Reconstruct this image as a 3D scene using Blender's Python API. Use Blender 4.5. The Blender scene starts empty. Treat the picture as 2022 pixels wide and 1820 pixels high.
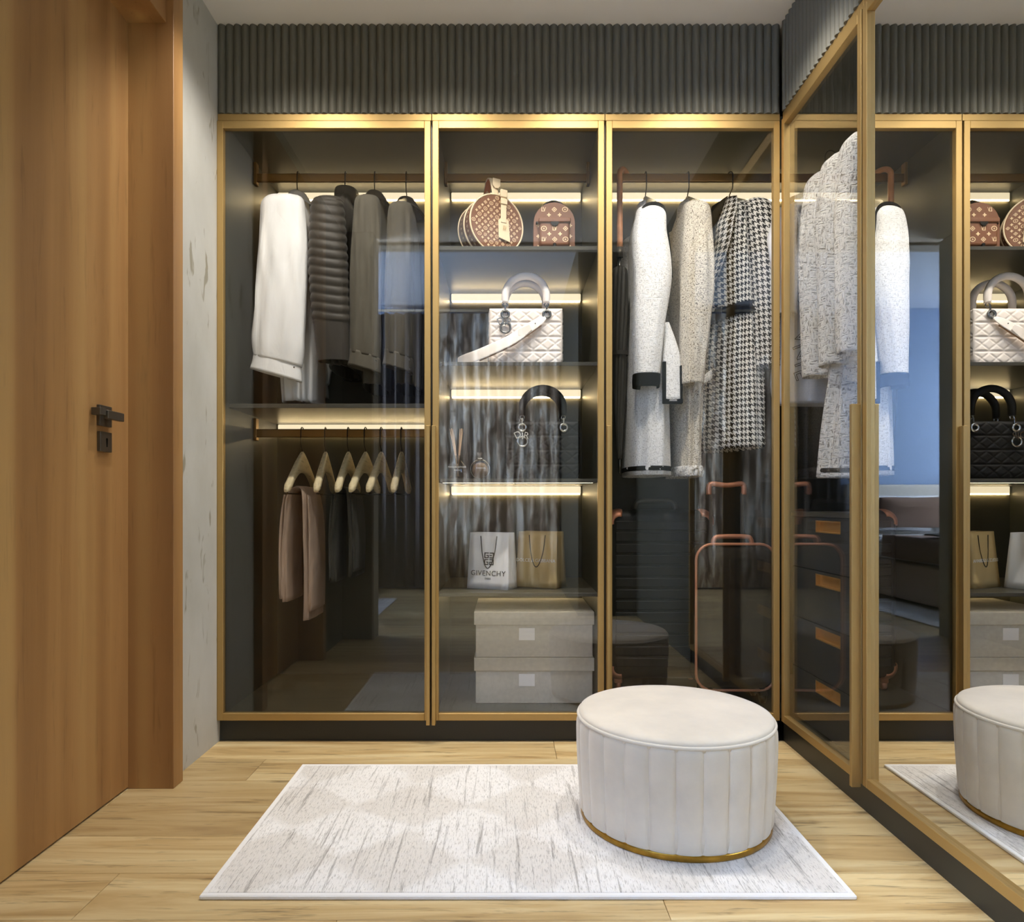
import bpy, bmesh, math, random
from mathutils import Vector, Matrix, noise as mnoise

random.seed(7)
scene = bpy.context.scene
COL = scene.collection
PI = math.pi

# ------------------------------------------------------------------ camera
EYE = 0.86          # eye height in metres
FPX = 1348.0        # focal length in pixels of the 2022 px wide frame (24 mm on 36 mm)
VPX, VPY = 1000.0, 994.0
cam_data = bpy.data.cameras.new('camera')
cam_data.lens = 24.0
cam_data.sensor_width = 36.0
cam_data.shift_x = (1011.0 - VPX) / 2022.0
cam_data.shift_y = (VPY - 910.0) / 2022.0
cam_data.clip_start = 0.05
cam = bpy.data.objects.new('camera', cam_data)
COL.objects.link(cam)
cam.location = (0, 0, EYE)
cam.rotation_euler = (PI / 2, 0, 0)
scene.camera = cam


def at(px, py, y):
    """pixel + distance -> point"""
    return Vector(((px - VPX) / FPX * y, y, EYE - (py - VPY) / FPX * y))


# ------------------------------------------------------------------ world, light, exposure
world = bpy.data.worlds.new('world')
scene.world = world
world.use_nodes = True
wb = world.node_tree.nodes['Background']
wb.inputs[0].default_value = (0.42, 0.62, 1.0, 1)
wb.inputs[1].default_value = 0.6

scene.view_settings.view_transform = 'Standard'
scene.view_settings.look = 'None'
scene.view_settings.gamma = 1
scene.view_settings.use_curve_mapping = False
scene.view_settings.exposure = 0.0


def area_light(name, loc, rot, sx, sy, power, color):
    l = bpy.data.lights.new(name, 'AREA')
    l.shape = 'RECTANGLE'
    l.size, l.size_y = sx, sy
    l.energy = power
    l.color = color
    o = bpy.data.objects.new(name, l)
    COL.objects.link(o)
    o.location = loc
    o.rotation_euler = rot
    return o


# daylight entering through the bedroom window (left wall of the bedroom)
area_light('window_daylight', (-3.44, -0.75, 1.5), (0, -PI / 2, 0), 2.2, 1.8, 820.0, (0.82, 0.91, 1.0))
SPOT_POWER = 51.0
SPOTS = [(-0.70, 1.96), (-0.22, 1.96), (0.26, 1.96), (0.72, 1.96)]
ADDED_ROOM_POWER = 160.0
ADDED_ROOM_SPOTS = [(-2.4, -0.9)]  # added lamp that brightens the bed in the reflections

# ------------------------------------------------------------------ colours and materials


def lin(c):
    out = []
    for v in c[:3]:
        v = v / 255.0
        out.append(v / 12.92 if v <= 0.04045 else ((v + 0.055) / 1.055) ** 2.4)
    return (out[0], out[1], out[2], 1.0)


class NT:
    def __init__(self, name):
        self.m = bpy.data.materials.new(name)
        self.m.use_nodes = True
        self.t = self.m.node_tree
        self.b = self.t.nodes['Principled BSDF']
        self.out = self.t.nodes['Material Output']

    def n(self, kind, **kw):
        nd = self.t.nodes.new(kind)
        for k, v in kw.items():
            setattr(nd, k, v)
        return nd

    def l(self, a, b):
        self.t.links.new(a, b)

    def coord(self, which='Object', scale=(1, 1, 1), loc=None):
        c = self.n('ShaderNodeTexCoord')
        mp = self.n('ShaderNodeMapping')
        mp.inputs['Scale'].default_value = scale
        self.l(c.outputs[which], mp.inputs['Vector'])
        if loc is not None:
            self.l(loc, mp.inputs['Location'])
        return mp.outputs['Vector']

    def noise(self, vec, scale=5, detail=3, rough=0.55, dist=0.0):
        nd = self.n('ShaderNodeTexNoise')
        nd.inputs['Scale'].default_value = scale
        nd.inputs['Detail'].default_value = detail
        nd.inputs['Roughness'].default_value = rough
        nd.inputs['Distortion'].default_value = dist
        self.l(vec, nd.inputs['Vector'])
        return nd.outputs['Fac']

    def ramp(self, fac, stops):
        r = self.n('ShaderNodeValToRGB')
        el = r.color_ramp.elements
        while len(el) < len(stops):
            el.new(0.5)
        for e, (p, c) in zip(el, stops):
            e.position = p
            e.color = lin(c) if len(c) == 3 else c
        self.l(fac, r.inputs[0])
        return r.outputs[0]

    def mix(self, fac, a, b, mode='MIX'):
        m = self.n('ShaderNodeMix', data_type='RGBA', blend_type=mode)
        if hasattr(fac, 'links'):
            self.l(fac, m.inputs[0])
        else:
            m.inputs[0].default_value = fac
        for v, s in ((a, m.inputs[6]), (b, m.inputs[7])):
            if hasattr(v, 'links'):
                self.l(v, s)
            else:
                s.default_value = lin(v)
        return m.outputs[2]

    def math(self, op, a, b=None, c=None):
        m = self.n('ShaderNodeMath', operation=op)
        for v, s in ((a, 0), (b, 1), (c, 2)):
            if v is None:
                continue
            if hasattr(v, 'links'):
                self.l(v, m.inputs[s])
            else:
                m.inputs[s].default_value = v
        return m.outputs[0]

    def bump(self, h, strength=0.3, dist=0.01):
        b = self.n('ShaderNodeBump')
        b.inputs['Strength'].default_value = strength
        b.inputs['Distance'].default_value = dist
        self.l(h, b.inputs['Height'])
        self.l(b.outputs[0], self.b.inputs['Normal'])

    def color(self, c):
        if hasattr(c, 'links'):
            self.l(c, self.b.inputs['Base Color'])
        else:
            self.b.inputs['Base Color'].default_value = lin(c)


MATS = {}


def mat(name, col, rough=0.5, metal=0.0, bump=None, var=None, spec=None, sheen=0.0, coord='Object'):
    """plain material with optional noise bump (scale, strength, distance) and colour variation (scale, amount)"""
    if name in MATS:
        return MATS[name]
    k = NT(name)
    k.b.inputs['Roughness'].default_value = rough
    k.b.inputs['Metallic'].default_value = metal
    if spec is not None:
        k.b.inputs['Specular IOR Level'].default_value = spec
    if sheen:
        k.b.inputs['Sheen Weight'].default_value = sheen
    k.color(col)
    if bump or var:
        v = k.coord(coord)
    if var:
        f = k.noise(v, var[0], 4)
        d = tuple(max(0, c * (1 - var[1])) for c in col)
        u = tuple(min(255, c * (1 + var[1])) for c in col)
        k.color(k.ramp(f, [(0.3, d), (0.7, u)]))
    if bump:
        k.bump(k.noise(v, bump[0], 3), bump[1], bump[2])
    MATS[name] = k.m
    return k.m


def wood(name, stops, scale, streak, rough=0.45, bands=None, rnd=False, bump=0.15):
    """scale = stretch of the coordinates; the small number is along the grain"""
    k = NT(name)
    k.b.inputs['Roughness'].default_value = rough
    loc = None
    if rnd:
        oi = k.n('ShaderNodeObjectInfo')
        cx = k.n('ShaderNodeCombineXYZ')
        r1 = k.math('MULTIPLY', oi.outputs['Random'], 37.0)
        r2 = k.math('MULTIPLY', oi.outputs['Random'], 91.0)
        k.l(r1, cx.inputs[0])
        k.l(r2, cx.inputs[1])
        loc = cx.outputs[0]
    v = k.coord('Object', scale, loc)
    f = k.noise(v, 1.0, 5, 0.6, 1.2)
    v2 = k.coord('Object', tuple(s * streak for s in scale), loc)
    g = k.noise(v2, 1.0, 4, 0.7, 0.3)
    c = k.ramp(f, stops)
    d = k.ramp(g, [(0.30, (70, 50, 34)), (0.44, (255, 255, 255))])
    c = k.mix(0.55, c, d, 'MULTIPLY')
    if bands:
        vb = k.coord('Object', bands[0])
        fb = k.noise(vb, 1.0, 2, 0.5)
        c = k.mix(bands[2], c, k.ramp(fb, bands[1]), 'MIX')
    if rnd:
        oi2 = k.n('ShaderNodeObjectInfo')
        br = k.math('MULTIPLY_ADD', oi2.outputs['Random'], 0.34, 0.80)
        hs = k.n('ShaderNodeHueSaturation')
        k.l(br, hs.inputs['Value'])
        k.l(c, hs.inputs['Color'])
        c = hs.outputs[0]
    k.color(c)
    k.bump(g, bump, 0.002)
    MATS[name] = k.m
    return k.m


def cloth(name, col, rough=0.85, weave=900.0, strength=0.25, var=0.06, crease=0.5, sheen=0.1):
    k = NT(name)
    k.b.inputs['Roughness'].default_value = rough
    k.b.inputs['Sheen Weight'].default_value = sheen
    k.b.inputs['Specular IOR Level'].default_value = 0.25
    v = k.coord('UV')
    f = k.noise(k.coord('UV', (22, 5, 1)), 1.0, 4, 0.55, 1.2)
    d = tuple(c * (1 - var) for c in col)
    u = tuple(min(255, c * (1 + var)) for c in col)
    k.color(k.ramp(f, [(0.3, d), (0.7, u)]))
    w = k.noise(v, weave, 1)
    h = k.math('MULTIPLY_ADD', w, 0.06, k.math('MULTIPLY', f, crease))
    k.bump(h, strength, 0.02)
    MATS[name] = k.m
    return k.m


def tweed(name, base, fleck, cell=0.010, amt=0.30, rel=0.7):
    """boucle weave: patches of lying and standing yarn with dark gaps between them"""
    k = NT(name)
    k.b.inputs['Roughness'].default_value = 0.95
    k.b.inputs['Sheen Weight'].default_value = 0.15
    k.b.inputs['Specular IOR Level'].default_value = 0.12
    q = 1.0 / cell
    lying = k.noise(k.coord('UV', (q * 0.55, q * 2.1, 1)), 1.0, 2, 0.5, 0.5)
    standing = k.noise(k.coord('UV', (q * 2.1, q * 0.55, 1)), 1.0, 2, 0.5, 0.5)
    sel = k.noise(k.coord('UV', (q * 0.5, q * 0.5, 1)), 1.0, 1, 0.4)
    sel = k.ramp(sel, [(0.46, (0, 0, 0)), (0.54, (255, 255, 255))])
    mx = k.n('ShaderNodeMix', data_type='FLOAT')
    k.l(sel, mx.inputs[0])
    k.l(lying, mx.inputs[2])
    k.l(standing, mx.inputs[3])
    nz = k.noise(k.coord('UV'), q * 3.0, 2, 0.6)
    h = k.math('MULTIPLY_ADD', nz, 0.22, k.math('MULTIPLY', mx.outputs[0], 0.78))
    f = k.math('MULTIPLY', k.ramp(h, [(0.40, (255, 255, 255)), (0.49, (0, 0, 0))]), amt)
    k.color(k.mix(f, base, fleck))
    k.bump(h, rel, cell * 1.1)
    MATS[name] = k.m
    return k.m


def houndstooth(name, th, light, dark):
    """twill of 4 dark + 4 light threads both ways"""
    k = NT(name)
    k.b.inputs['Roughness'].default_value = 0.9
    k.b.inputs['Specular IOR Level'].default_value = 0.15
    uv = k.coord('UV', (1 / th, 1 / th, 1))
    sp = k.n('ShaderNodeSeparateXYZ')
    k.l(uv, sp.inputs[0])
    i = k.math('FLOOR', sp.outputs[0])
    j = k.math('FLOOR', sp.outputs[1])
    tw = k.math('LESS_THAN', k.math('FLOORED_MODULO', k.math('ADD', i, j), 4.0), 1.5)
    wa = k.math('LESS_THAN', k.math('FLOORED_MODULO', i, 8.0), 3.5)
    we = k.math('LESS_THAN', k.math('FLOORED_MODULO', j, 8.0), 3.5)
    mxn = k.n('ShaderNodeMix', data_type='FLOAT')
    k.l(tw, mxn.inputs[0])
    k.l(we, mxn.inputs[2])
    k.l(wa, mxn.inputs[3])
    k.color(k.mix(mxn.outputs[0], light, dark))
    k.bump(k.noise(k.coord('UV'), 500, 2), 0.3, 0.004)
    MATS[name] = k.m
    return k.m


def glass_mat(name, tint, base, power=4.0):
    k = NT(name)
    k.t.nodes.remove(k.b)
    tr = k.n('ShaderNodeBsdfTransparent')
    tr.inputs[0].default_value = tint
    gl = k.n('ShaderNodeBsdfGlossy')
    gl.inputs['Roughness'].default_value = 0.0
    gl.inputs[0].default_value = (0.95, 0.95, 0.95, 1)
    lw = k.n('ShaderNodeLayerWeight')
    lw.inputs[0].default_value = 0.5
    f = k.math('POWER', lw.outputs['Facing'], power)
    f = k.math('MULTIPLY_ADD', f, 1 - base, base)
    mx = k.n('ShaderNodeMixShader')
    k.l(f, mx.inputs[0])
    k.l(tr.outputs[0], mx.inputs[1])
    k.l(gl.outputs[0], mx.inputs[2])
    k.l(mx.outputs[0], k.out.inputs[0])
    MATS[name] = k.m
    return k.m


def emit(name, col, strength):
    k = NT(name)
    k.b.inputs['Base Color'].default_value = (0.8, 0.8, 0.8, 1)
    k.b.inputs['Emission Color'].default_value = col
    k.b.inputs['Emission Strength'].default_value = strength
    MATS[name] = k.m
    return k.m


GOLD = mat('brushed_gold', (182, 152, 97), 0.48, 0.75, bump=(400, 0.06, 0.001))
BRONZE = mat('bronze_metal', (150, 116, 66), 0.35, 0.8)
CARCASS = mat('dark_laminate', (56, 57, 47), 0.42, bump=(900, 0.05, 0.0005))
BACKPANEL = mat('dark_back_panel', (70, 67, 54), 0.5)
FLUTE = mat('dark_fluted_lacquer', (106, 104, 93), 0.6, spec=0.3)
PLINTH = mat('black_plinth', (40, 40, 36), 0.4)
SHELF = mat('shelf_laminate', (72, 70, 62), 0.35)
DARKMETAL = mat('dark_metal', (40, 38, 34), 0.35, 0.7)
LOCKMETAL = mat('gunmetal', (96, 90, 80), 0.4, 0.6)
SILVER = mat('silver_metal', (200, 198, 190), 0.18, 1.0)
PEWTER = mat('pewter_metal', (130, 130, 128), 0.25, 0.9)
BRASS = mat('aged_brass', (176, 134, 52), 0.35, 0.85, bump=(60, 0.15, 0.002), var=(30, 0.15))
CEIL = mat('ceiling_paint', (238, 234, 228), 0.9)
DAYTINTCEIL = mat('ceiling_daylight_tint', (184, 200, 226), 0.9)  # blue of the daylight put into the ceiling colour
DAYTINTWALL = mat('wall_daylight_tint', (136, 162, 202), 0.9)  # stronger blue makes up for the less blue window light
GREYPANEL = mat('dark_grey_panel', (66, 67, 58), 0.55)
LIGHTJAMB = mat('pale_jamb_paint', (180, 178, 170), 0.6)
GLASS = glass_mat('smoked_glass', (0.98, 0.978, 0.97, 1), 0.047)
CLEARGLASS = glass_mat('clear_bottle_glass', (0.88, 0.86, 0.82, 1), 0.06, 2.5)
MIRROR = mat('mirror_silver', (236, 236, 234), 0.0, 1.0)
LED = emit('led_diffuser', (1.0, 0.84, 0.56, 1), 1.05)
ADDEDLED = emit('added_fill_glow', (1.0, 0.90, 0.74, 1), 8.0)  # glow of the strips added to brighten the wardrobe contents
LEDLINE = emit('led_line', (1.0, 0.74, 0.36, 1), 26.0)
LAMPLENS = emit('downlight_lens', (1.0, 0.93, 0.82, 1), 12.0)
HANGERWOOD = wood('hanger_wood', [(0.3, (214, 196, 152)), (0.7, (236, 222, 184))], (30, 4, 30), 4, 0.5)
FLOORWOOD = wood('oak_floor', [(0.25, (160, 126, 78)), (0.45, (202, 172, 120)), (0.6, (220, 196, 146)), (0.8, (234, 216, 172))],
                 (1.1, 13, 13), 4.0, 0.42, rnd=True, bump=0.1)
DOORWOOD = wood('walnut_door', [(0.25, (132, 94, 54)), (0.5, (168, 126, 78)), (0.75, (192, 152, 100))],
                (5, 5, 0.35), 9.0, 0.5, bands=((6.5, 6.5, 0.05), [(0.3, (132, 92, 52)), (0.52, (170, 127, 77)), (0.66, (210, 174, 112))], 0.6))
WHITESHIRT = cloth('white_poplin', (242, 242, 242), 0.7, 1200, 0.3, 0.015, 0.5)
BLACKPUFF = cloth('black_nylon', (58, 54, 48), 0.5, 900, 0.15, 0.06, 0.4)
DARKSHIRT = cloth('charcoal_poplin', (84, 80, 70), 0.75, 1200, 0.25, 0.05, 0.5)
DARKSHIRT2 = cloth('dark_olive_poplin', (78, 74, 64), 0.75, 1200, 0.25, 0.05, 0.5)
SWEAT = cloth('white_jersey', (232, 232, 234), 0.85, 800, 0.2, 0.02, 0.6)
TAUPE = cloth('taupe_wool', (172, 150, 132), 0.9, 700, 0.35, 0.06, 0.4)
DARKTROUSER = cloth('charcoal_wool', (62, 60, 52), 0.9, 700, 0.35, 0.06, 0.4)
TWEEDWHITE = tweed('white_tweed', (253, 252, 250), (128, 122, 114), 0.0068, 0.42, 0.6)
TWEEDBEIGE = tweed('beige_tweed', (226, 218, 202), (86, 74, 56), 0.0046, 1.0, 0.6)
TWEEDCREAM = tweed('cream_boucle', (252, 248, 240), (112, 102, 84), 0.0105, 0.75, 0.8)
HOUND = houndstooth('houndstooth_wool', 0.0028, (226, 222, 212), (26, 25, 22))
BLACKTRIM = mat('black_trim', (20, 19, 17), 0.9, spec=0.05)
INKBLACK = mat('black_ink', (30, 28, 26), 0.8)
INKWHITE = mat('white_ink', (240, 238, 232), 0.7)
INKGREY = mat('grey_ink', (88, 88, 86), 0.8)
MONOBROWN = mat('brown_canvas', (124, 80, 54), 0.5, bump=(700, 0.2, 0.001))
MONOINK = mat('tan_print', (236, 208, 166), 0.6)
TANLEATHER = mat('natural_leather', (240, 220, 184), 0.55, bump=(300, 0.1, 0.001))
TANINSIDE = mat('orange_leather_lining', (206, 128, 84), 0.6)
BLACKLEATHER = mat('black_leather', (24, 23, 21), 0.55, spec=0.25, bump=(500, 0.1, 0.001))
BLUSHLEATHER = mat('blush_leather', (250, 240, 232), 0.45, bump=(500, 0.08, 0.001))
STRAPEDGE = mat('brown_strap_back', (176, 138, 108), 0.6)
PAPERWHITE = mat('white_paper', (252, 251, 250), 0.7)
PAPERGOLD = mat('gold_kraft_paper', (204, 176, 120), 0.6)
BOXLINEN = mat('beige_linen', (196, 190, 176), 0.9, bump=(900, 0.3, 0.001), var=(60, 0.03))
WHITECARD = mat('white_card', (232, 230, 228), 0.7)
ROSE = mat('rose_gold', (206, 140, 106), 0.4, 0.5)
CASEDARK = mat('black_suitcase_shell', (28, 28, 24), 0.5, spec=0.3, bump=(600, 0.08, 0.001))
CASEBROWN = mat('dark_suitcase_fabric', (32, 29, 24), 0.7, spec=0.2, bump=(900, 0.2, 0.001))
UMBFABRIC = mat('grey_umbrella_fabric', (66, 64, 58), 0.6)
UMBWOOD = mat('polished_umbrella_wood', (204, 142, 98), 0.4, var=(20, 0.12))
VELVET = mat('ivory_velvet', (224, 214, 197), 0.85, sheen=0.5, bump=(250, 0.12, 0.002), var=(9, 0.035))
PIPING = mat('ivory_piping', (222, 214, 200), 0.8, sheen=0.3)
REED = mat('reed_stick', (222, 184, 146), 0.8)
PERFUME = mat('amber_perfume', (150, 122, 92), 0.2)
BEDFABRIC = mat('taupe_bed_fabric', (176, 156, 140), 0.9, bump=(400, 0.2, 0.002))
HEADFABRIC = mat('grey_headboard_fabric', (196, 196, 194), 0.9, bump=(400, 0.2, 0.002))
WHITELINEN = mat('white_linen', (226, 230, 238), 0.85, bump=(20, 0.25, 0.02))
BROWNLINEN = mat('brown_linen', (118, 98, 88), 0.9, bump=(20, 0.25, 0.02))
BLACKTHROW = mat('black_throw', (26, 24, 24), 0.95, bump=(60, 0.3, 0.01))
RUGBORDER = mat('white_rug_border', (246, 244, 242), 0.95, bump=(300, 0.3, 0.002))
CURTAIN = mat('charcoal_curtain', (70, 68, 72), 0.9, bump=(200, 0.15, 0.002))
WINFRAME = mat('white_window_frame', (224, 226, 230), 0.5)


def make_rug_mat():
    k = NT('abstract_rug_pile')
    k.b.inputs['Roughness'].default_value = 1.0
    k.b.inputs['Specular IOR Level'].default_value = 0.05
    st = k.noise(k.coord('Object', (70, 3.0, 1)), 1.0, 5, 0.7, 0.4)
    fine = k.noise(k.coord('Object', (320, 45, 1)), 1.0, 3, 0.7)
    big = k.noise(k.coord('Object', (2.5, 3.5, 1)), 1.0, 3, 0.6)
    # faded diamonds
    sp = k.n('ShaderNodeSeparateXYZ')
    k.l(k.coord('Object', (3.1, 3.3, 1)), sp.inputs[0])
    wx = k.math('MULTIPLY_ADD', big, 0.5, sp.outputs[0])
    wy = k.math('MULTIPLY_ADD', big, 0.35, sp.outputs[1])
    wx = k.math('MULTIPLY_ADD', fine, 0.16, k.math('MULTIPLY_ADD', st, 0.22, wx))
    wy = k.math('MULTIPLY_ADD', fine, 0.16, wy)
    a = k.math('ABSOLUTE', k.math('SUBTRACT', k.math('FRACT', wx), 0.5))
    b = k.math('ABSOLUTE', k.math('SUBTRACT', k.math('FRACT', wy), 0.5))
    dia = k.ramp(k.math('ADD', a, b), [(0.44, (0, 0, 0)), (0.56, (255, 255, 255))])
    base = k.mix(dia, (236, 232, 227), (250, 248, 246))
    base = k.mix(k.ramp(big, [(0.4, (0, 0, 0)), (0.65, (120, 120, 120))]), base, (206, 194, 184))
    s1 = k.ramp(st, [(0.35, (96, 90, 80)), (0.45, (255, 255, 255))])
    s2 = k.ramp(fine, [(0.34, (120, 114, 106)), (0.48, (255, 255, 255))])
    c = k.mix(0.5, base, s1, 'MULTIPLY')
    c = k.mix(0.45, c, s2, 'MULTIPLY')
    k.color(c)
    k.bump(k.math('ADD', fine, k.math('MULTIPLY', st, 0.7)), 0.5, 0.004)
    return k.m


RUGPILE = make_rug_mat()


def make_plaster():
    k = NT('veined_grey_plaster')
    k.b.inputs['Roughness'].default_value = 0.7
    v = k.coord('Object', (1, 1, 0.6))
    f = k.noise(v, 2.5, 5, 0.6)
    g = k.noise(k.coord('Object', (1, 1.6, 0.5)), 14, 3, 0.5, 0.8)
    c = k.ramp(f, [(0.3, (182, 180, 170)), (0.7, (204, 203, 197))])
    d = k.ramp(g, [(0.30, (176, 166, 138)), (0.37, (255, 255, 255))])
    k.color(k.mix(0.7, c, d, 'MULTIPLY'))
    k.bump(f, 0.1, 0.004)
    return k.m


PLASTER = make_plaster()


def make_sheer():
    """printed drape: brush strokes of grey, taupe and white over a charcoal ground"""
    k = NT('brushstroke_printed_drape')
    k.b.inputs['Roughness'].default_value = 0.8
    f = k.noise(k.coord('Object', (12, 3, 2.6)), 1.0, 3, 0.55, 0.8)
    g = k.noise(k.coord('Object', (30, 5, 5.0)), 1.0, 2, 0.6)
    c = k.ramp(f, [(0.36, (134, 114, 98)), (0.45, (192, 174, 158)), (0.54, (232, 222, 208)), (0.62, (254, 252, 248))])
    d = k.ramp(g, [(0.35, (90, 80, 76)), (0.5, (255, 255, 255))])
    k.color(k.mix(0.6, c, d, 'MULTIPLY'))
    return k.m


DRAPE = make_sheer()

# ------------------------------------------------------------------ mesh helpers


def cr(p0, p1, p2, p3, t):
    return 0.5 * ((2 * p1) + (p2 - p0) * t + (2 * p0 - 5 * p1 + 4 * p2 - p3) * t * t + (3 * p1 - p0 - 3 * p2 + p3) * t ** 3)


def resample(seq, sub):
    """Catmull-Rom through a list of equal-length tuples of floats/Vectors"""
    out = []
    m = len(seq)
    for i in range(m - 1):
        a, b, c, d = seq[max(i - 1, 0)], seq[i], seq[i + 1], seq[min(i + 2, m - 1)]
        for s in range(sub):
            t = s / sub
            out.append(tuple(cr(a[j], b[j], c[j], d[j], t) for j in range(len(b))))
    out.append(tuple(seq[-1]))
    return out


class MB:
    def __init__(self):
        self.bm = bmesh.new()
        self.uv = self.bm.loops.layers.uv.new('UVMap')

    def face(self, vs, smooth=False, uvs=None):
        try:
            f = self.bm.faces.new(vs)
        except ValueError:
            return None
        f.smooth = smooth
        if uvs:
            for l, u in zip(f.loops, uvs):
                l[self.uv].uv = u
        return f

    def box(self, x0, x1, y0, y1, z0, z1, bevel=0.0, seg=2, smooth=None):
        x0, x1 = sorted((x0, x1))
        y0, y1 = sorted((y0, y1))
        z0, z1 = sorted((z0, z1))
        b = self.bm
        v = [b.verts.new(p) for p in ((x0, y0, z0), (x1, y0, z0), (x1, y1, z0), (x0, y1, z0),
                                      (x0, y0, z1), (x1, y0, z1), (x1, y1, z1), (x0, y1, z1))]
        fs = [self.face([v[i] for i in q]) for q in ((3, 2, 1, 0), (4, 5, 6, 7), (0, 1, 5, 4), (1, 2, 6, 5), (2, 3, 7, 6), (3, 0, 4, 7))]
        if bevel > 0:
            es = set()
            for f in fs:
                es.update(f.edges)
            r = bmesh.ops.bevel(b, geom=list(es), offset=bevel, segments=seg, profile=0.5, affect='EDGES')
            if smooth or (smooth is None and seg > 1):
                for f in r['faces']:
                    f.smooth = True
        return self

    def loft(self, rings, n=28, sub=4, e=2.3, wr=None, cap0=True, cap1=True, inner=0.0, smooth=True, closed=False):
        """rings: (center Vector, A Vector, B Vector)"""
        rs = resample(rings, sub) if sub > 1 else list(rings)
        m = len(rs)
        rows = []
        cum = 0.0
        prev = None
        vv = []
        circ = 2 * PI * max((r[1].length + r[2].length) / 2 for r in rings)
        for j, (c, A, B) in enumerate(rs):
            if prev is not None:
                cum += (c - prev).length
            prev = c
            vv.append(cum)
            t = j / (m - 1)
            row = []
            for i in range(n):
                th = 2 * PI * i / n
                ct, stt = math.cos(th), math.sin(th)
                ca = math.copysign(abs(ct) ** (2 / e), ct)
                sa = math.copysign(abs(stt) ** (2 / e), stt)
                w = wr(th, t) if wr else 1.0
                wa, wb_ = w if isinstance(w, tuple) else (w, w)
                row.append(self.bm.verts.new(c + A * (ca * wa) + B * (sa * wb_)))
            rows.append(row)
        if inner > 0:
            c, A, B = rs[-1]
            d = (rs[-1][0] - rs[-3][0])
            d = d.normalized() if d.length > 1e-9 else Vector((0, 0, -1))
            for k, (sc, back) in enumerate(((0.93, 0.0), (0.86, inner))):
                row = []
                for i in range(n):
                    p = rows[m - 1][i].co
                    row.append(self.bm.verts.new(c + (p - c) * sc - d * back))
                rows.append(row)
                vv.append(cum + back)
        for j in range(len(rows) - 1):
            for i in range(n):
                k2 = (i + 1) % n
                q = [rows[j][i], rows[j][k2], rows[j + 1][k2], rows[j + 1][i]]
                u0, u1 = i / n * circ, (i + 1) / n * circ
                self.face(q, smooth, [(u0, -vv[j]), (u1, -vv[j]), (u1, -vv[j + 1]), (u0, -vv[j + 1])])
        if cap0:
            self.face(list(reversed(rows[0])), smooth)
        if cap1:
            self.face(rows[-1], smooth)
        return self

    def tube(self, pts, r, n=8, sub=1, closed=False, cap=True, flat=None):
        """round tube along points; r number or list; flat=(rx, ry, updir) gives an elliptic band"""
        P = [Vector(p) for p in pts]
        R = r if isinstance(r, (list, tuple)) else [r] * len(P)
        if sub > 1:
            if closed:
                P = P + [P[0]]
                R = list(R) + [R[0]]
            q = resample([(p, Vector((rr, 0, 0))) for p, rr in zip(P, R)], sub)
            P = [a for a, _ in q]
            R = [b.x for _, b in q]
            if closed:
                P.pop()
                R.pop()
        m = len(P)
        rows = []
        up = None
        for j in range(m):
            if closed:
                d = P[(j + 1) % m] - P[j - 1]
            else:
                d = P[min(j + 1, m - 1)] - P[max(j - 1, 0)]
            d.normalize()
            if up is None:
                ref = Vector(flat[2]) if flat else (Vector((0, 0, 1)) if abs(d.z) < 0.9 else Vector((1, 0, 0)))
                up = (ref - d * ref.dot(d)).normalized()
            else:
                up = (up - d * up.dot(d)).normalized()
            s = d.cross(up)
            row = []
            for i in range(n):
                a = 2 * PI * i / n
                if flat:
                    off = s * (math.cos(a) * flat[0] * R[j]) + up * (math.sin(a) * flat[1] * R[j])
                else:
                    off = (s * math.cos(a) + up * math.sin(a)) * R[j]
                row.append(self.bm.verts.new(P[j] + off))
            rows.append(row)
        rng = m if closed else m - 1
        for j in range(rng):
            for i in range(n):
                k2 = (i + 1) % n
                self.face([rows[j][i], rows[j][k2], rows[(j + 1) % m][k2], rows[(j + 1) % m][i]], True)
        if cap and not closed:
            self.face(list(reversed(rows[0])))
            self.face(rows[-1])
        return self

    def ring(self, c, ax, ay, R, r, n=24, k=8):
        c, ax, ay = Vector(c), Vector(ax), Vector(ay)
        pts = [c + ax * (R * math.cos(2 * PI * i / n)) + ay * (R * math.sin(2 * PI * i / n)) for i in range(n)]
        return self.tube(pts, r, k, closed=True)

    def lathe(self, prof, c=(0, 0, 0), n=48, smooth=True, cap=True):
        c = Vector(c)
        rows = []
        for r, z in prof:
            rows.append([self.bm.verts.new(c + Vector((r * math.cos(2 * PI * i / n), r * math.sin(2 * PI * i / n), z))) for i in range(n)])
        for j in range(len(rows) - 1):
            for i in range(n):
                k2 = (i + 1) % n
                self.face([rows[j][i], rows[j][k2], rows[j + 1][k2], rows[j + 1][i]], smooth)
        if cap:
            self.face(list(reversed(rows[0])), False)
            self.face(rows[-1], smooth)
        return self

    def prism(self, poly, M, depth):
        """2-D polygon in M's xy-plane, extruded by depth along M's z"""
        a = [self.bm.verts.new(M @ Vector((x, y, 0))) for x, y in poly]
        b = [self.bm.verts.new(M @ Vector((x, y, depth))) for x, y in poly]
        n = len(poly)
        self.face(list(reversed(a)))
        self.face(b)
        for i in range(n):
            k = (i + 1) % n
            self.face([a[i], a[k], b[k], b[i]])
        return self

    def sheet(self, f, nu, nv, thick=0.0, smooth=True, uvscale=(1, 1)):
        g = [[self.bm.verts.new(f(i / nu, j / nv)) for i in range(nu + 1)] for j in range(nv + 1)]
        for j in range(nv):
            for i in range(nu):
                self.face([g[j][i], g[j][i + 1], g[j + 1][i + 1], g[j + 1][i]], smooth,
                          [(i / nu * uvscale[0], j / nv * uvscale[1]), ((i + 1) / nu * uvscale[0], j / nv * uvscale[1]),
                           ((i + 1) / nu * uvscale[0], (j + 1) / nv * uvscale[1]), (i / nu * uvscale[0], (j + 1) / nv * uvscale[1])])
        self.thick = thick
        return self

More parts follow.
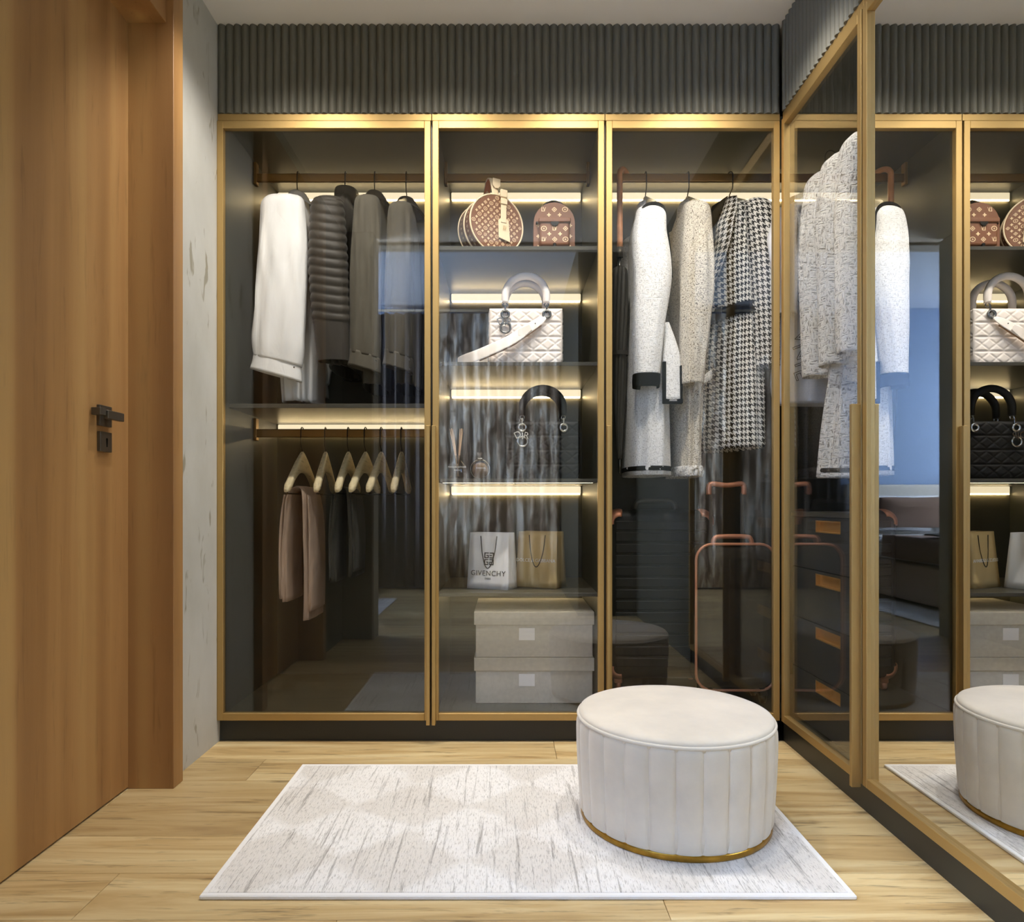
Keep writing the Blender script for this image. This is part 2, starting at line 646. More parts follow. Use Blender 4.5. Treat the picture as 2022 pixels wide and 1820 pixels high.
    def mesh(self, name, m):
        bmesh.ops.recalc_face_normals(self.bm, faces=self.bm.faces[:])
        me = bpy.data.meshes.new(name)
        self.bm.to_mesh(me)
        self.bm.free()
        me.materials.append(m)
        return me

    def build(self, name, m, parent=None, world=True):
        o = bpy.data.objects.new(name, None)
        bpy.data.objects.remove(o)
        if parent is not None and world:
            org = root_origin(parent)
            bmesh.ops.translate(self.bm, verts=self.bm.verts[:], vec=-org)
        me = self.mesh(name, m)
        o = bpy.data.objects.new(name, me)
        COL.objects.link(o)
        if parent is not None:
            o.parent = parent
        th = getattr(self, 'thick', 0)
        if th:
            s = o.modifiers.new('thickness', 'SOLIDIFY')
            s.thickness = th
            s.offset = 0
        return o


def root_origin(o):
    while o.parent is not None:
        o = o.parent
    return Vector(o.location)


def thing(name, label, cat, loc=(0, 0, 0), yaw=0.0, group=None):
    o = bpy.data.objects.new(name, None)
    o.empty_display_size = 0.05
    COL.objects.link(o)
    o.location = loc
    o.rotation_euler = (0, 0, yaw)
    return tag(o, label, cat, group)


def tag(o, label, cat, group=None, kind=None):
    o['label'] = label
    o['category'] = cat
    if group:
        o['group'] = group
    if kind:
        o['kind'] = kind
    return o


def structure(o, label, cat):
    return tag(o, label, cat, kind='structure')


def copy_obj(o, parent=None):
    c = o.copy()
    COL.objects.link(c)
    c.parent = parent
    return c


def copy_tree(o, parent=None):
    c = copy_obj(o, parent)
    for ch in list(o.children):
        copy_tree(ch, c)
    return c


def text_part(parent, s, size, M, m, name='lettering', depth=0.0006, outline=0.0, spacing=1.0):
    cu = bpy.data.curves.new(name, 'FONT')
    cu.body = s
    cu.size = size
    cu.align_x = 'CENTER'
    cu.align_y = 'CENTER'
    cu.extrude = depth
    cu.space_character = spacing
    if outline:
        cu.fill_mode = 'NONE'
        cu.extrude = 0
        cu.bevel_depth = outline
        cu.bevel_resolution = 0
    t = bpy.data.objects.new('lettering_source', cu)
    me = bpy.data.meshes.new_from_object(t)
    me.name = name
    bpy.data.objects.remove(t)
    bpy.data.curves.remove(cu)
    me.transform(M)
    me.materials.clear()
    me.materials.append(m)
    o = bpy.data.objects.new(name, me)
    COL.objects.link(o)
    o.parent = parent
    return o


def frame(o, x, y):
    """matrix with origin o, x-axis x, y-axis y"""
    x, y = Vector(x).normalized(), Vector(y).normalized()
    z = x.cross(y)
    M = Matrix((x, y, z)).transposed().to_4x4()
    M.translation = Vector(o)
    return M


FRONT = frame((0, 0, 0), (1, 0, 0), (0, 0, 1))      # reads from -Y


def front(x, y, z):
    M = FRONT.copy()
    M.translation = Vector((x, y, z))
    return M


# ------------------------------------------------------------------ dimensions of the room
XL, XR = -1.04, 0.985         # left wall, door plane of the wardrobe run at right angles
YD = 2.45                     # door plane of the long wardrobe run
YB, XB = 3.05, 1.585          # backs of the two runs
ZC = 2.582                    # ceiling
DOOR0, DOOR1 = 0.081, 2.234

# ------------------------------------------------------------------ setting
floor_root = thing('floor', 'light oak plank floor running across the dressing room', 'floor')
floor_root['kind'] = 'structure'
MB().box(-3.6, 1.8, -2.2, 3.1, -0.05, -0.012).build('floor_base', mat('floor_underlay', (60, 46, 30), 0.9), floor_root)
PW = 0.178
plank_cache = {}
row = 0
y = 2.478
first_offset = {0: -0.62, 1: -0.36, 2: 0.55, 3: -0.15, 4: 0.30, 5: -0.45, 6: 0.1}
while y > -2.15:
    y0 = y - PW
    x = -3.55 - (random.random() * 1.1 if row not in first_offset else (0.62 - first_offset[row]) % 1.24)
    while x < 1.75:
        L = 1.24
        xa, xb = max(x, -3.55), min(x + L, 1.75)
        x += L
        if xb - xa < 0.02:
            continue
        if y0 > 0.62 and xb < -1.25:
            continue
        key = round(xb - xa, 2)
        if key not in plank_cache:
            k = xb - xa
            mb = MB().box(-k / 2 + 0.0006, k / 2 - 0.0006, -PW / 2 + 0.0006, PW / 2 - 0.0006, -0.012, 0.0, 0.0007, 1)
            plank_cache[key] = mb.mesh('plank', FLOORWOOD)
        o = bpy.data.objects.new('plank', plank_cache[key])
        COL.objects.link(o)
        o.parent = floor_root
        o.location = ((xa + xb) / 2, y - PW / 2, 0)
    y -= PW
    row += 1

# left wall with the door opening
DX = -1.141                    # door leaf plane
DY0, DY1 = 1.19, 2.059         # opening along the wall
w = MB()
w.box(XL - 0.22, XL, 2.119, 3.15, 0, ZC)
w.box(XL - 0.22, XL, DY0 - 0.06, 2.119, 2.46, ZC)
structure(w.build('wall_left', PLASTER), 'veined grey plaster wall between the wooden door and the wardrobe', 'wall')
structure(MB().box(-1.3, 1.75, YB + 0.01, YB + 0.12, 0, ZC).build('wall_back', GREYPANEL), 'dark wall behind the glass wardrobes', 'wall')
structure(MB().box(0.995, 1.75, -0.3, 1.232, 0, ZC).build('wall_right', GREYPANEL), 'dark panelled wall past the mirror door', 'wall')
structure(MB().box(XB + 0.01, XB + 0.15, 1.232, 3.15, 0, ZC).build('wall_side', GREYPANEL), 'dark wall behind the mirror wardrobe', 'wall')
structure(MB().box(-1.3, 1.75, 0.42, 3.15, ZC, ZC + 0.1).build('ceiling', CEIL), 'plain off-white ceiling above the fluted panels', 'ceiling')
structure(MB().box(-3.5, 1.75, -2.15, 0.42, 2.85, 2.95).build('ceiling_bedroom', DAYTINTCEIL), 'higher pale ceiling of the bedroom, tinted with daylight blue', 'ceiling')
structure(MB().box(-3.5, 1.75, 0.30, 0.42, 2.565, 2.95).build('lintel_bedroom', LIGHTJAMB), 'pale beam over the opening to the bedroom', 'beam')
wp = structure(MB().box(-3.5, -0.85, 0.48, 0.60, 0, 2.85).box(XL - 0.22, XL, 0.60, DY0 - 0.06, 0, ZC).build('wall_partition', GREYPANEL), 'dark partition wall between bedroom and dressing room', 'wall')
MB().box(-0.85, -0.838, 0.46, 0.62, 0, 2.57).build('jamb_lining', LIGHTJAMB, wp)
structure(MB().box(-3.5, 1.75, -2.15, -2.02, 0, 2.95).build('wall_bedroom', DAYTINTWALL), 'bedroom wall behind the bed, tinted with pale daylight blue', 'wall')
structure(MB().box(0.55, 1.75, -2.02, -0.3, 0, 2.95).build('wall_bedroom_side', GREYPANEL), 'dark side wall of the bedroom by the drapes', 'wall')
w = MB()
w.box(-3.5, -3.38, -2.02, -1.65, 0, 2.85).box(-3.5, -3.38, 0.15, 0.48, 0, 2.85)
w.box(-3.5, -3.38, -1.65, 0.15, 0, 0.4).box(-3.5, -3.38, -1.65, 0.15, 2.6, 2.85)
structure(w.build('wall_window', DAYTINTWALL), 'bedroom wall with the wide window, tinted with pale daylight blue', 'wall')
win = structure(thing('window_1', 'wide white framed bedroom window letting in daylight', 'window', (-3.41, -0.75, 0.4)), 'wide white framed bedroom window letting in daylight', 'window')
for a, b in ((-1.65, -1.60), (-0.775, -0.725), (0.10, 0.15)):
    MB().box(-3.45, -3.39, a, b, 0.4, 2.6).build('window_mullion', WINFRAME, win)
for a, b in ((0.4, 0.45), (2.55, 2.6)):
    MB().box(-3.45, -3.39, -1.65, 0.15, a, b).build('window_rail', WINFRAME, win)

# wooden door
dr = thing('door_1', 'tall brown wooden door with a black lever handle', 'door', (DX, 1.6, 0))
dr['kind'] = 'structure'
leaf = MB().box(DX - 0.04, DX, DY0, DY1, 0.006, 2.308).build('door_leaf', DOORWOOD, dr)
MB().box(DX - 0.06, -1.004, DY1, 2.119, 0, 2.50, 0.0012, 1).build('door_jamb', DOORWOOD, dr)
MB().box(DX - 0.06, -1.004, DY0 - 0.06, DY0, 0, 2.50, 0.0012, 1).build('door_jamb', DOORWOOD, dr)
MB().box(DX - 0.06, -1.026, DY0, DY1, 2.308, 2.50, 0.0012, 1).build('door_head', DOORWOOD, dr)
lv = MB().box(DX, DX + 0.010, 1.900, 1.958, 1.078, 1.136, 0.001, 1).build('lever_plate', LOCKMETAL, dr)
mb = MB().box(DX + 0.008, DX + 0.028, 1.918, 1.940, 1.098, 1.118, 0.001, 1)
mb.box(DX + 0.022, DX + 0.036, 1.895, 1.975, 1.096, 1.120, 0.0015, 1)
mb.box(DX + 0.004, DX + 0.030, 1.868, 1.895, 1.104, 1.124, 0.001, 1)
mb.build('lever', LOCKMETAL, lv)
kp = MB().box(DX, DX + 0.010, 1.902, 1.958, 1.006, 1.062, 0.001, 1).build('keyhole_plate', LOCKMETAL, dr)
poly = [(0.0045 * math.cos(a), 0.007 + 0.0045 * math.sin(a)) for a in [(-0.3 + i * (PI + 0.6) / 10) for i in range(11)]] + [(-0.0028, -0.014), (0.0028, -0.014)]
MB().prism(poly, frame((DX + 0.0102, 1.933, 1.034), (0, -1, 0), (0, 0, 1)), 0.0006).build('keyhole', BLACKTRIM, kp)

# ------------------------------------------------------------------ wardrobes


class Run:
    """u along the run, v into the cabinet, z up"""
    def __init__(self, kind):
        self.k = kind

    def box(self, mb, u0, u1, v0, v1, z0, z1, bevel=0.0, seg=1):
        if self.k == 'back':
            return mb.box(u0, u1, YD + v0, YD + v1, z0, z1, bevel, seg)
        return mb.box(XR + v0, XR + v1, u0, u1, z0, z1, bevel, seg)

    def part(self, name, m, parent, u0, u1, v0, v1, z0, z1, bevel=0.0, seg=1):
        return self.box(MB(), u0, u1, v0, v1, z0, z1, bevel, seg).build(name, m, parent)


BACK, SIDE = Run('back'), Run('side')
FW = 0.0285
flute_mesh = {}


def get_flute(kind):
    if kind not in flute_mesh:
        mb = MB()
        prof = [(-FW / 2, 0.0)]
        for i in range(9):
            a = i / 8
            prof.append((-FW / 2 + FW * a, -0.0005 - 0.0125 * math.sin(PI * a) ** 0.8))
        prof.append((FW / 2, 0.0))
        h = ZC - 2.263
        if kind == 'back':
            M = frame((0, 0, 0), (1, 0, 0), (0, 1, 0))
        else:
            M = frame((0, 0, 0), (0, -1, 0), (1, 0, 0))
        mb.prism(prof, M, h)
        me = mb.mesh('flute', FLUTE)
        for p in me.polygons:
            p.use_smooth = abs(p.normal.z) < 0.5 and False
        flute_mesh[kind] = me
    return flute_mesh[kind]


def door(unit, run, u0, u1, pane, handle=None, pane_label=None):
    d = thing('door', 'x', 'x')
    for k in ('label', 'category'):
        del d[k]
    d.parent = unit
    S = 0.022
    run.part('stile', GOLD, d, u0, u0 + S, 0, 0.022, DOOR0, DOOR1, 0.0012)
    run.part('stile', GOLD, d, u1 - S, u1, 0, 0.022, DOOR0, DOOR1, 0.0012)
    run.part('rail', GOLD, d, u0 + S, u1 - S, 0, 0.022, DOOR1 - 0.027, DOOR1, 0.0012)
    run.part('rail', GOLD, d, u0 + S, u1 - S, 0, 0.022, DOOR0, DOOR0 + 0.026, 0.0012)
    if pane is MIRROR:
        run.part('mirror_pane', pane, d, u0 + S - 0.004, u1 - S + 0.004, 0.012, 0.018, DOOR0 + 0.02, DOOR1 - 0.02)
    else:
        run.part('glass_pane', pane, d, u0 + S - 0.004, u1 - S + 0.004, 0.012, 0.017, DOOR0 + 0.02, DOOR1 - 0.02)
    if handle == 'hi':
        run.part('pull_handle', GOLD, d, u1 - 0.013, u1, -0.026, 0.0, 0.072, 1.137, 0.001)
    elif handle == 'lo':
        run.part('pull_handle', GOLD, d, u0, u0 + 0.013, -0.026, 0.0, 0.072, 1.137, 0.001)
    return d


def fluted(unit, run, u0, u1, start):
    p = run.part('fluted_panel', FLUTE, unit, u0 + 0.001, u1 - 0.001, 0.012, 0.03, 2.263, ZC - 0.001)
    me = get_flute(run.k)
    org = root_origin(unit)
    n = int(round((u1 - u0) / FW))
    step = (u1 - u0) / n
    for i in range(n):
        o = bpy.data.objects.new('flute', me)
        COL.objects.link(o)
        o.parent = p
        uu = u0 + (i + 0.5) * step
        if run.k == 'back':
            o.location = Vector((uu, YD + 0.012, 2.263)) - org
            o.scale = (step / FW, 1, 0.998)
        else:
            o.location = Vector((XR + 0.012, uu, 2.263)) - org
            o.scale = (1, step / FW, 0.998)
    return p


def rail_back(unit, x0, x1, z, bracket_l=True, bracket_r=True):
    r = MB().box(x0, x1, 2.763, 2.777, z - 0.017, z + 0.017, 0.004, 2).build('hanging_rail', BRONZE, unit)
    for on, x, s in ((bracket_l, x0, 1), (bracket_r, x1, -1)):
        if on:
            MB().box(x, x + s * 0.012, 2.755, 2.785, z - 0.03, z + 0.06, 0.002, 1).build('rail_bracket', BRONZE, r)
    return r


def led(unit, x0, x1, ztop):
    p = MB().box(x0, x1, YB - 0.016, YB - 0.006, ztop - 0.034, ztop, 0.003, 1).build('led_strip', LED, unit)
    MB().box(x0 + 0.004, x1 - 0.004, YB - 0.016, YB - 0.010, ztop - 0.0375, ztop - 0.0345).build('led_line', LEDLINE, p)


def back_unit(label, x0, x1, x1c, handle, corner=False):
    u = thing('wardrobe', label, 'wardrobe', ((x0 + x1) / 2, YD, 0))
    T = 0.018
    D = YB - YD
    BACK.part('side_panel', CARCASS, u, x0, x0 + T, 0.026, D, 0.10, 2.245)
    if not corner:
        BACK.part('side_panel', CARCASS, u, x1 - T, x1, 0.026, D, 0.10, 2.245)
    BACK.part('top_panel', CARCASS, u, x0, x1c, 0.026, D, 2.245, 2.263)
    BACK.part('bottom_panel', CARCASS, u, x0, x1c, 0.026, D, 0.082, 0.10)
    BACK.part('back_panel', BACKPANEL, u, x0, x1c, D - 0.006, D + 0.006, 0.10, 2.245)
    BACK.part('plinth', PLINTH, u, x0, x1, 0.027, 0.045, 0.0, 0.082)
    BACK.part('header_trim', GOLD, u, x0 + 0.001, x1 - 0.001, 0.006, 0.03, 2.2375, 2.262, 0.0008)
    BACK.part('added_fill_strip', ADDEDLED, u, x0 + 0.03, x1 - 0.03, 0.030, 0.036, 2.2415, 2.2448)  # added fill strip behind the top rail, brightens collars and shoulders
    fluted(u, BACK, x0, x1, 0)
    door(u, BACK, x0 + (0.0035 if x0 > -1 else 0.0005), x1 - 0.0035, GLASS, handle)
    return u


X1, X2 = -0.269, 0.3545
u1 = back_unit('wide glass wardrobe with the dark jackets, white shirt and bare hangers', XL, X1, X1, 'hi')
SZ = 1.228
MB().box(XL + 0.018, X1 - 0.018, 2.515, YB - 0.006, SZ - 0.016, SZ, 0.001, 1).build('shelf', SHELF, u1)
rail_back(u1, XL + 0.018, X1 - 0.018, 2.18)
rail_back(u1, XL + 0.018, X1 - 0.018, 1.145)
led(u1, XL + 0.024, X1 - 0.024, 2.243)
led(u1, XL + 0.024, X1 - 0.024, SZ - 0.017)

u2 = back_unit('glass wardrobe with lit shelves of handbags, paper bags and boxes', X1, X2, X2, 'lo')
SHZ = [1.808, 1.3816, 0.9516, 0.531]
for z in SHZ:
    MB().box(X1 + 0.018, X2 - 0.018, 2.515, YB - 0.006, z - 0.014, z, 0.001, 1).build('shelf', SHELF, u2)
    led(u2, X1 + 0.024, X2 - 0.024, z - 0.015)
    if z < 1.0:
        MB().box(X1 + 0.03, X2 - 0.03, 2.560, 2.570, z - 0.0141, z - 0.0100).build('added_fill_strip', ADDEDLED, u2)  # added fill strip, brightens the paper bags and boxes
rail_back(u2, X1 + 0.018, X2 - 0.018, 2.18)
led(u2, X1 + 0.024, X2 - 0.024, 2.243)

u3 = back_unit('corner glass wardrobe with the long coats, umbrella and suitcases', X2, XR, XB, 'lo', corner=True)
rail_back(u3, X2 + 0.018, XB - 0.02, 2.18)
led(u3, X2 + 0.024, XB - 0.1, 2.243)

YM, YE = 1.893, 1.235


def side_unit(label, y0, y1, pane, handle, has_far):
    u = thing('wardrobe', label, 'wardrobe', (XR, (y0 + y1) / 2, 0))
    D = XB - XR
    T = 0.018
    SIDE.part('side_panel', CARCASS, u, y0, y0 + T, 0.026, D, 0.10, 2.245)
    SIDE.part('top_panel', CARCASS, u, y0, y1 + (0.026 if has_far else 0), 0.026, D, 2.245, 2.263)
    SIDE.part('bottom_panel', CARCASS, u, y0, y1 + (0.026 if has_far else 0), 0.026, D, 0.082, 0.10)
    SIDE.part('back_panel', BACKPANEL, u, y0, y1 + (0.026 if has_far else 0), D - 0.006, D + 0.006, 0.10, 2.245)
    SIDE.part('plinth', PLINTH, u, y0, y1 + (0.026 if has_far else 0), 0.02, 0.038, 0.0, 0.082)
    SIDE.part('header_trim', GOLD, u, y0 + 0.001, y1 - 0.001, 0.006, 0.03, 2.2375, 2.262, 0.0008)
    if pane is not MIRROR:
        SIDE.part('added_fill_strip', ADDEDLED, u, y0 + 0.03, y1 - 0.03, 0.030, 0.038, 2.2410, 2.2448)  # added fill strip, brightens the boucle jackets
    fluted(u, SIDE, y0, y1, 0)
    door(u, SIDE, y0 + 0.003, y1 - 0.004, pane, handle)
    return u


u4 = side_unit('glass wardrobe of cream boucle jackets standing beside the tall mirror door', YM, YD, GLASS, 'lo', True)
rr = MB().box(1.273, 1.287, YM + 0.018, 2.755, 2.163, 2.197, 0.004, 2).build('hanging_rail', BRONZE, u4)
MB().box(1.265, 1.295, YM + 0.018, YM + 0.03, 2.15, 2.245, 0.002, 1).build('rail_bracket', BRONZE, rr)
u5 = side_unit('wardrobe with a full-height mirror door in a gold frame', YE, YM, MIRROR, None, False)
SIDE.part('side_panel', CARCASS, u5, YM - 0.02, YM - 0.002, 0.026, 0.6, 0.10, 2.245)

# chest of four drawers inside the side wardrobe
ch = thing('drawer_chest', 'dark chest of four drawers with brass recessed pulls under the boucle jackets', 'chest', (1.29, 2.18, 0.10))
CX0, CX1, CY0, CY1 = 1.035, 1.555, 1.915, 2.47
MB().box(CX0 + 0.02, CX1, CY0, CY1, 0.1005, 0.815).build('chest_body', CARCASS, ch)
MB().box(CX0 - 0.004, CX1, CY0 - 0.001, CY1 + 0.004, 0.815, 0.832, 0.0015, 1).build('chest_top', SHELF, ch)
dz = (0.815 - 0.103) / 4
for i in range(4):
    z0 = 0.103 + i * dz
    zc = z0 + dz - 0.031
    pa, pb = 2.115, 2.285
    # drawer front built round its pull recess
    mb = MB()
    mb.box(CX0, CX0 + 0.019, CY0 + 0.002, pa, z0 + 0.0015, z0 + dz - 0.0015)
    mb.box(CX0, CX0 + 0.019, pb, CY1 - 0.002, z0 + 0.0015, z0 + dz - 0.0015)
    mb.box(CX0, CX0 + 0.019, pa, pb, z0 + 0.0015, zc - 0.02)
    mb.box(CX0, CX0 + 0.019, pa, pb, zc + 0.02, z0 + dz - 0.0015)
    d = mb.build('drawer', mat('drawer_lacquer', (58, 60, 58), 0.4), ch)
    mb = MB()
    mb.box(CX0 + 0.013, CX0 + 0.0185, pa, pb, zc - 0.02, zc + 0.02)
    mb.box(CX0 - 0.0005, CX0 + 0.014, pa, pa + 0.004, zc - 0.02, zc + 0.02)
    mb.box(CX0 - 0.0005, CX0 + 0.014, pb - 0.004, pb, zc - 0.02, zc + 0.02)
    mb.box(CX0 - 0.0005, CX0 + 0.014, pa, pb, zc - 0.02, zc - 0.016)
    mb.box(CX0 - 0.0005, CX0 + 0.014, pa, pb, zc + 0.016, zc + 0.02)
    mb.build('recessed_pull', mat('brass_pull', (206, 160, 92), 0.4, 0.55), d)

# ------------------------------------------------------------------ ceiling downlights
for i, (x, y) in enumerate(SPOTS + ADDED_ROOM_SPOTS):
    room = i >= len(SPOTS)  # bedroom lamps are added to brighten that room
    zc = 2.85 if room else ZC
    where = ('added in the bedroom ceiling to brighten the bed' if x < -1.5 else 'added in the bedroom ceiling before the drapes') if room else \
        ['in front of the white shirt', 'in front of the bare hangers', 'in front of the handbag shelves', 'above the velvet pouf'][i]
    t = thing('ceiling_downlight', 'round white recessed ceiling downlight ' + where, 'light', (x, y, zc), group='ceiling downlights')
    MB().lathe([(0.030, -0.001), (0.030, -0.006), (0.044, -0.006), (0.046, 0.0)], (0, 0, 0), 24, cap=False).build('trim_ring', WINFRAME, t, world=False)
    MB().lathe([(0.030, -0.003), (0.0, -0.0025)], (0, 0, 0), 24).build('lens', LAMPLENS, t, world=False)
    l = bpy.data.lights.new('downlight_beam', 'SPOT')
    l.energy = ADDED_ROOM_POWER if room else SPOT_POWER
    l.color = (0.80, 0.88, 1.0) if room else (1.0, 0.945, 0.87)
    l.spot_size = math.radians(150 if room else 105)
    l.spot_blend = 1.0
    l.shadow_soft_size = 0.04
    lo = bpy.data.objects.new('downlight_beam', l)
    COL.objects.link(lo)
    lo.parent = t
    lo.location = (0, 0, -0.03)
    if not room:
        lo.rotation_euler = (math.radians(17), 0, 0)      # tilted towards the wardrobes

# ------------------------------------------------------------------ hangers
RAILY, RAILZ, RAILZ2 = 2.77, 2.18, 1.145


def hanger_parts(parent, arm=0.205, bar=True, drop=0.125):
    """local frame: origin on the rail's centre line, arms along local y"""
    nz = -0.088          # top of the wooden neck
    rings = []
    for i in range(-10, 11):
        f = i / 10
        y = arm * f
        a = abs(f)
        z = nz - 0.030 - drop * (0.25 * a + 0.75 * a ** 1.6) + 0.008 * max(0, a - 0.85) / 0.15
        hz = 0.030 * (1 - a) ** 2 + 0.0145
        hx = 0.0105 + 0.004 * a
        if abs(i) == 10:
            hz, hx = 0.008, 0.008
        rings.append((Vector((0, y, z)), Vector((hx, 0, 0)), Vector((0, 0, hz))))
    MB().loft(rings, n=14, sub=2, e=3.0).build('hanger_body', HANGERWOOD, parent, world=False)
    pts = [(0, 0, nz), (0, 0, nz + 0.018), (0, -0.007, nz + 0.026), (0, -0.0195, nz + 0.04), (0, -0.0215, -0.005), (0, -0.019, 0.012),
           (0, -0.010, 0.0215), (0, 0.002, 0.0235), (0, 0.014, 0.018), (0, 0.0195, 0.006)]
    MB().tube(pts, 0.0023, 6, sub=3).build('hook', DARKMETAL, parent, world=False)
    if bar:
        z = nz - 0.03 - drop - 0.004
        MB().tube([(0, -arm + 0.02, z), (0, arm - 0.02, z)], 0.003, 6).build('trouser_bar', DARKMETAL, parent, world=False)


HG = 'wooden hangers on the lower rail'
specs = [(597, 0.0, 'pale wooden hanger with the taupe trousers folded over its bar'),
         (643, 0.085, 'bare pale wooden hanger between the two hangers that carry trousers'), (688, 0.02, 'pale wooden hanger with dark trousers over its bar'),
         (722, -0.07, 'bare pale wooden hanger just past the one with dark trousers'), (753, -0.06, 'bare pale wooden hanger second from the handbag wardrobe'), (793, 0.0, 'bare pale wooden hanger next to the handbag wardrobe, seen edge-on')]
first = None
HX = []
for px, yaw, lab in specs:
    X = (px - VPX) / FPX * RAILY
    HX.append(X)
    lab = lab or 'bare pale wooden hanger with a black hook on the lower rail'
    if first is None:
        first = thing('wooden_hanger', lab, 'hanger', (X, RAILY, RAILZ2), yaw, HG)
        hanger_parts(first)
    else:
        c = copy_tree(first)
        c.location = (X, RAILY, RAILZ2)
        c.rotation_euler = (0, 0, yaw)
        c['label'] = lab


def coat_hanger(loc, yaw, what):
    t = thing('coat_hanger', 'pale wooden hanger with a black hook inside ' + what, 'hanger', loc, yaw, 'hangers inside clothes')
    hanger_parts(t, 0.165, False, 0.06)
    return t


# ------------------------------------------------------------------ trousers over the bars


def trousers(name, label, m, X, loc_y, ztop, left, right, halfw, gap, th, seed=0.0):
    t = thing(name, label, 'trousers', (X, loc_y, ztop))
    path = [(-gap - 0.012, -left), (-gap - 0.016, -left * 0.6), (-gap - 0.006, -left * 0.25), (-gap, -0.04), (-gap * 0.5, 0.004), (gap * 0.5, 0.006),
            (gap, -0.03), (gap + 0.004, -right * 0.3), (gap + 0.010, -right * 0.7), (gap + 0.008, -right)]
    rings = []
    for i, (x, z) in enumerate(path):
        a = path[max(i - 1, 0)]
        b = path[min(i + 1, len(path) - 1)]
        d = Vector((b[0] - a[0], 0, b[1] - a[1])).normalized()
        nrm = Vector((-d.z, 0, d.x))
        k = 1.0 if 1 < i < 8 else 1.25
        tk = th * (0.55 if i in (4, 5) else k)
        hw = halfw * (0.86 if i in (4, 5) else 1.0)
        rings.append((Vector((x, 0, z)), nrm * tk, Vector((0, hw, 0))))

    def wr(th_, tt):
        return 1 + 0.10 * math.sin(5 * th_ + 4 * tt + seed) * math.sin(3 * th_ + seed)
    MB().loft(rings, n=40, sub=6, e=2.6, wr=wr).build('folded_legs', m, t, world=False)
    # second layer of each leg, a little proud and longer
    for s, ln in ((-1, left * 0.97), (1, right * 0.93)):
        pts = [(s * (gap + th * 1.0), -0.02), (s * (gap + th * 1.75), -0.12), (s * (gap + th * 2.0), -ln * 0.6), (s * (gap + th * 1.9), -ln)]
        rg = [(Vector((x, -halfw * 0.12, z)), Vector((th * 0.75, 0, 0)), Vector((0, halfw * (0.8 + 0.05 * i), 0))) for i, (x, z) in enumerate(pts)]
        MB().loft(rg, n=32, sub=6, e=2.6, wr=lambda a, b: 1 + 0.08 * math.sin(4 * a + 5 * b + seed)).build('leg_fold', m, t, world=False)
    return t


zb = RAILZ2 - 0.088 - 0.03 - 0.125
trousers('trousers', 'taupe wool trousers folded over a wooden hanger', TAUPE, HX[0] + 0.012, 2.75, zb + 0.012, 0.435, 0.505, 0.115, 0.032, 0.013, 0.4)
trousers('trousers', 'dark charcoal trousers folded over a wooden hanger', DARKTROUSER, HX[2] + 0.0, 2.77, zb + 0.010, 0.36, 0.34, 0.115, 0.026, 0.011, 1.7)

# ------------------------------------------------------------------ garments on hangers


def ring(z, cx, cy, a, b, tilt=0.0):
    return (Vector((cx, cy, z)), Vector((a, 0, -tilt)), Vector((0, b, 0)))


def fold_fn(amp, k, seed, twist=3.0, deep=4.0, calm=False):
    def f(th, t):
        g = min(1.0, t * 3.0 + 0.05) * (1 - 0.85 * max(0.0, (t - 0.86) / 0.14) if calm else 1)
        w = 0.6 * math.sin(k * th + seed + twist * t) + 0.4 * math.sin((k * 2 + 1) * th + seed * 2 - twist * 1.7 * t)
        d = 0.55 * math.sin((k * 2 + 2) * th + seed * 3 + 1.3 * twist * t) + 0.45 * math.sin((k * 3 + 1) * th - seed - 0.8 * twist * t + 2.0 * math.sin(7 * t + seed))
        return (1 + amp * w * g, 1 + amp * (w + deep * d) * g)
    return f


def lerp_tab(tab, f):
    for (f0, *v0), (f1, *v1) in zip(tab, tab[1:]):
        if f <= f1:
            k = (f - f0) / (f1 - f0) if f1 > f0 else 0
            return [a + (b - a) * k for a, b in zip(v0, v1)]
    return list(tab[-1][1:])


def body_part(t, m, neck, sh, sw, hem, tab, seed, amp=0.05, name='body', nrad=44, e=2.6, inner=0.05, deep=4.0):
    """tab: (f from shoulder to hem, half thickness, half width, cx)"""
    t0 = lerp_tab(tab, 0)
    rings = [ring(neck, 0, 0, 0.026, 0.042), ring(neck - 0.012, 0, 0, 0.036, 0.06),
             ring((neck + sh) / 2, 0, 0, t0[0] * 0.72, sw * 0.55), ring(sh + 0.008, 0, 0, t0[0] * 0.9, sw * 0.86),
             ring(sh - 0.03, t0[2] * 0.5, 0, t0[0], sw * 0.95)]
    n = 9
    for i in range(1, n + 1):
        f = i / n
        a, b, cx = lerp_tab(tab, f)
        rings.append(ring(sh - 0.03 + (hem - sh + 0.03) * f, cx, 0, a, b))
    return MB().loft(rings, n=nrad, sub=4, e=e, wr=fold_fn(amp, 5, seed, deep=deep), inner=inner).build(name, m, t, world=False)


def sleeve_part(t, m, side, sh, sw, bot, tab, seed, amp=0.05, wr=None, sub=5, name='sleeve', n=32, tilt=0.0, dy=0.012, b0=0.042, steps=10, deep=4.0):
    """tab: (f, half width x, half depth y, cx)"""
    a0, bb, c0 = lerp_tab(tab, 0.04)
    y0 = side * (sw - 0.03)
    rings = [ring(sh + 0.016, c0, y0 - side * 0.02, a0 * 0.45, bb * 0.5), ring(sh + 0.006, c0, y0, a0 * 0.82, bb * 0.85)]
    for i in range(steps + 1):
        f = 0.04 + 0.96 * i / steps
        a, b, cx = lerp_tab(tab, f)
        cy = side * (sw - 0.012 + dy * min(1, f * 3))
        rings.append(ring(sh - (sh - bot) * f, cx, cy, a, b, tilt * f))
    return MB().loft(rings, n=n, sub=sub, e=2.4, wr=wr or fold_fn(amp, 3, seed, 5.0, deep, True), inner=0.05).build(name, m, t, world=False)


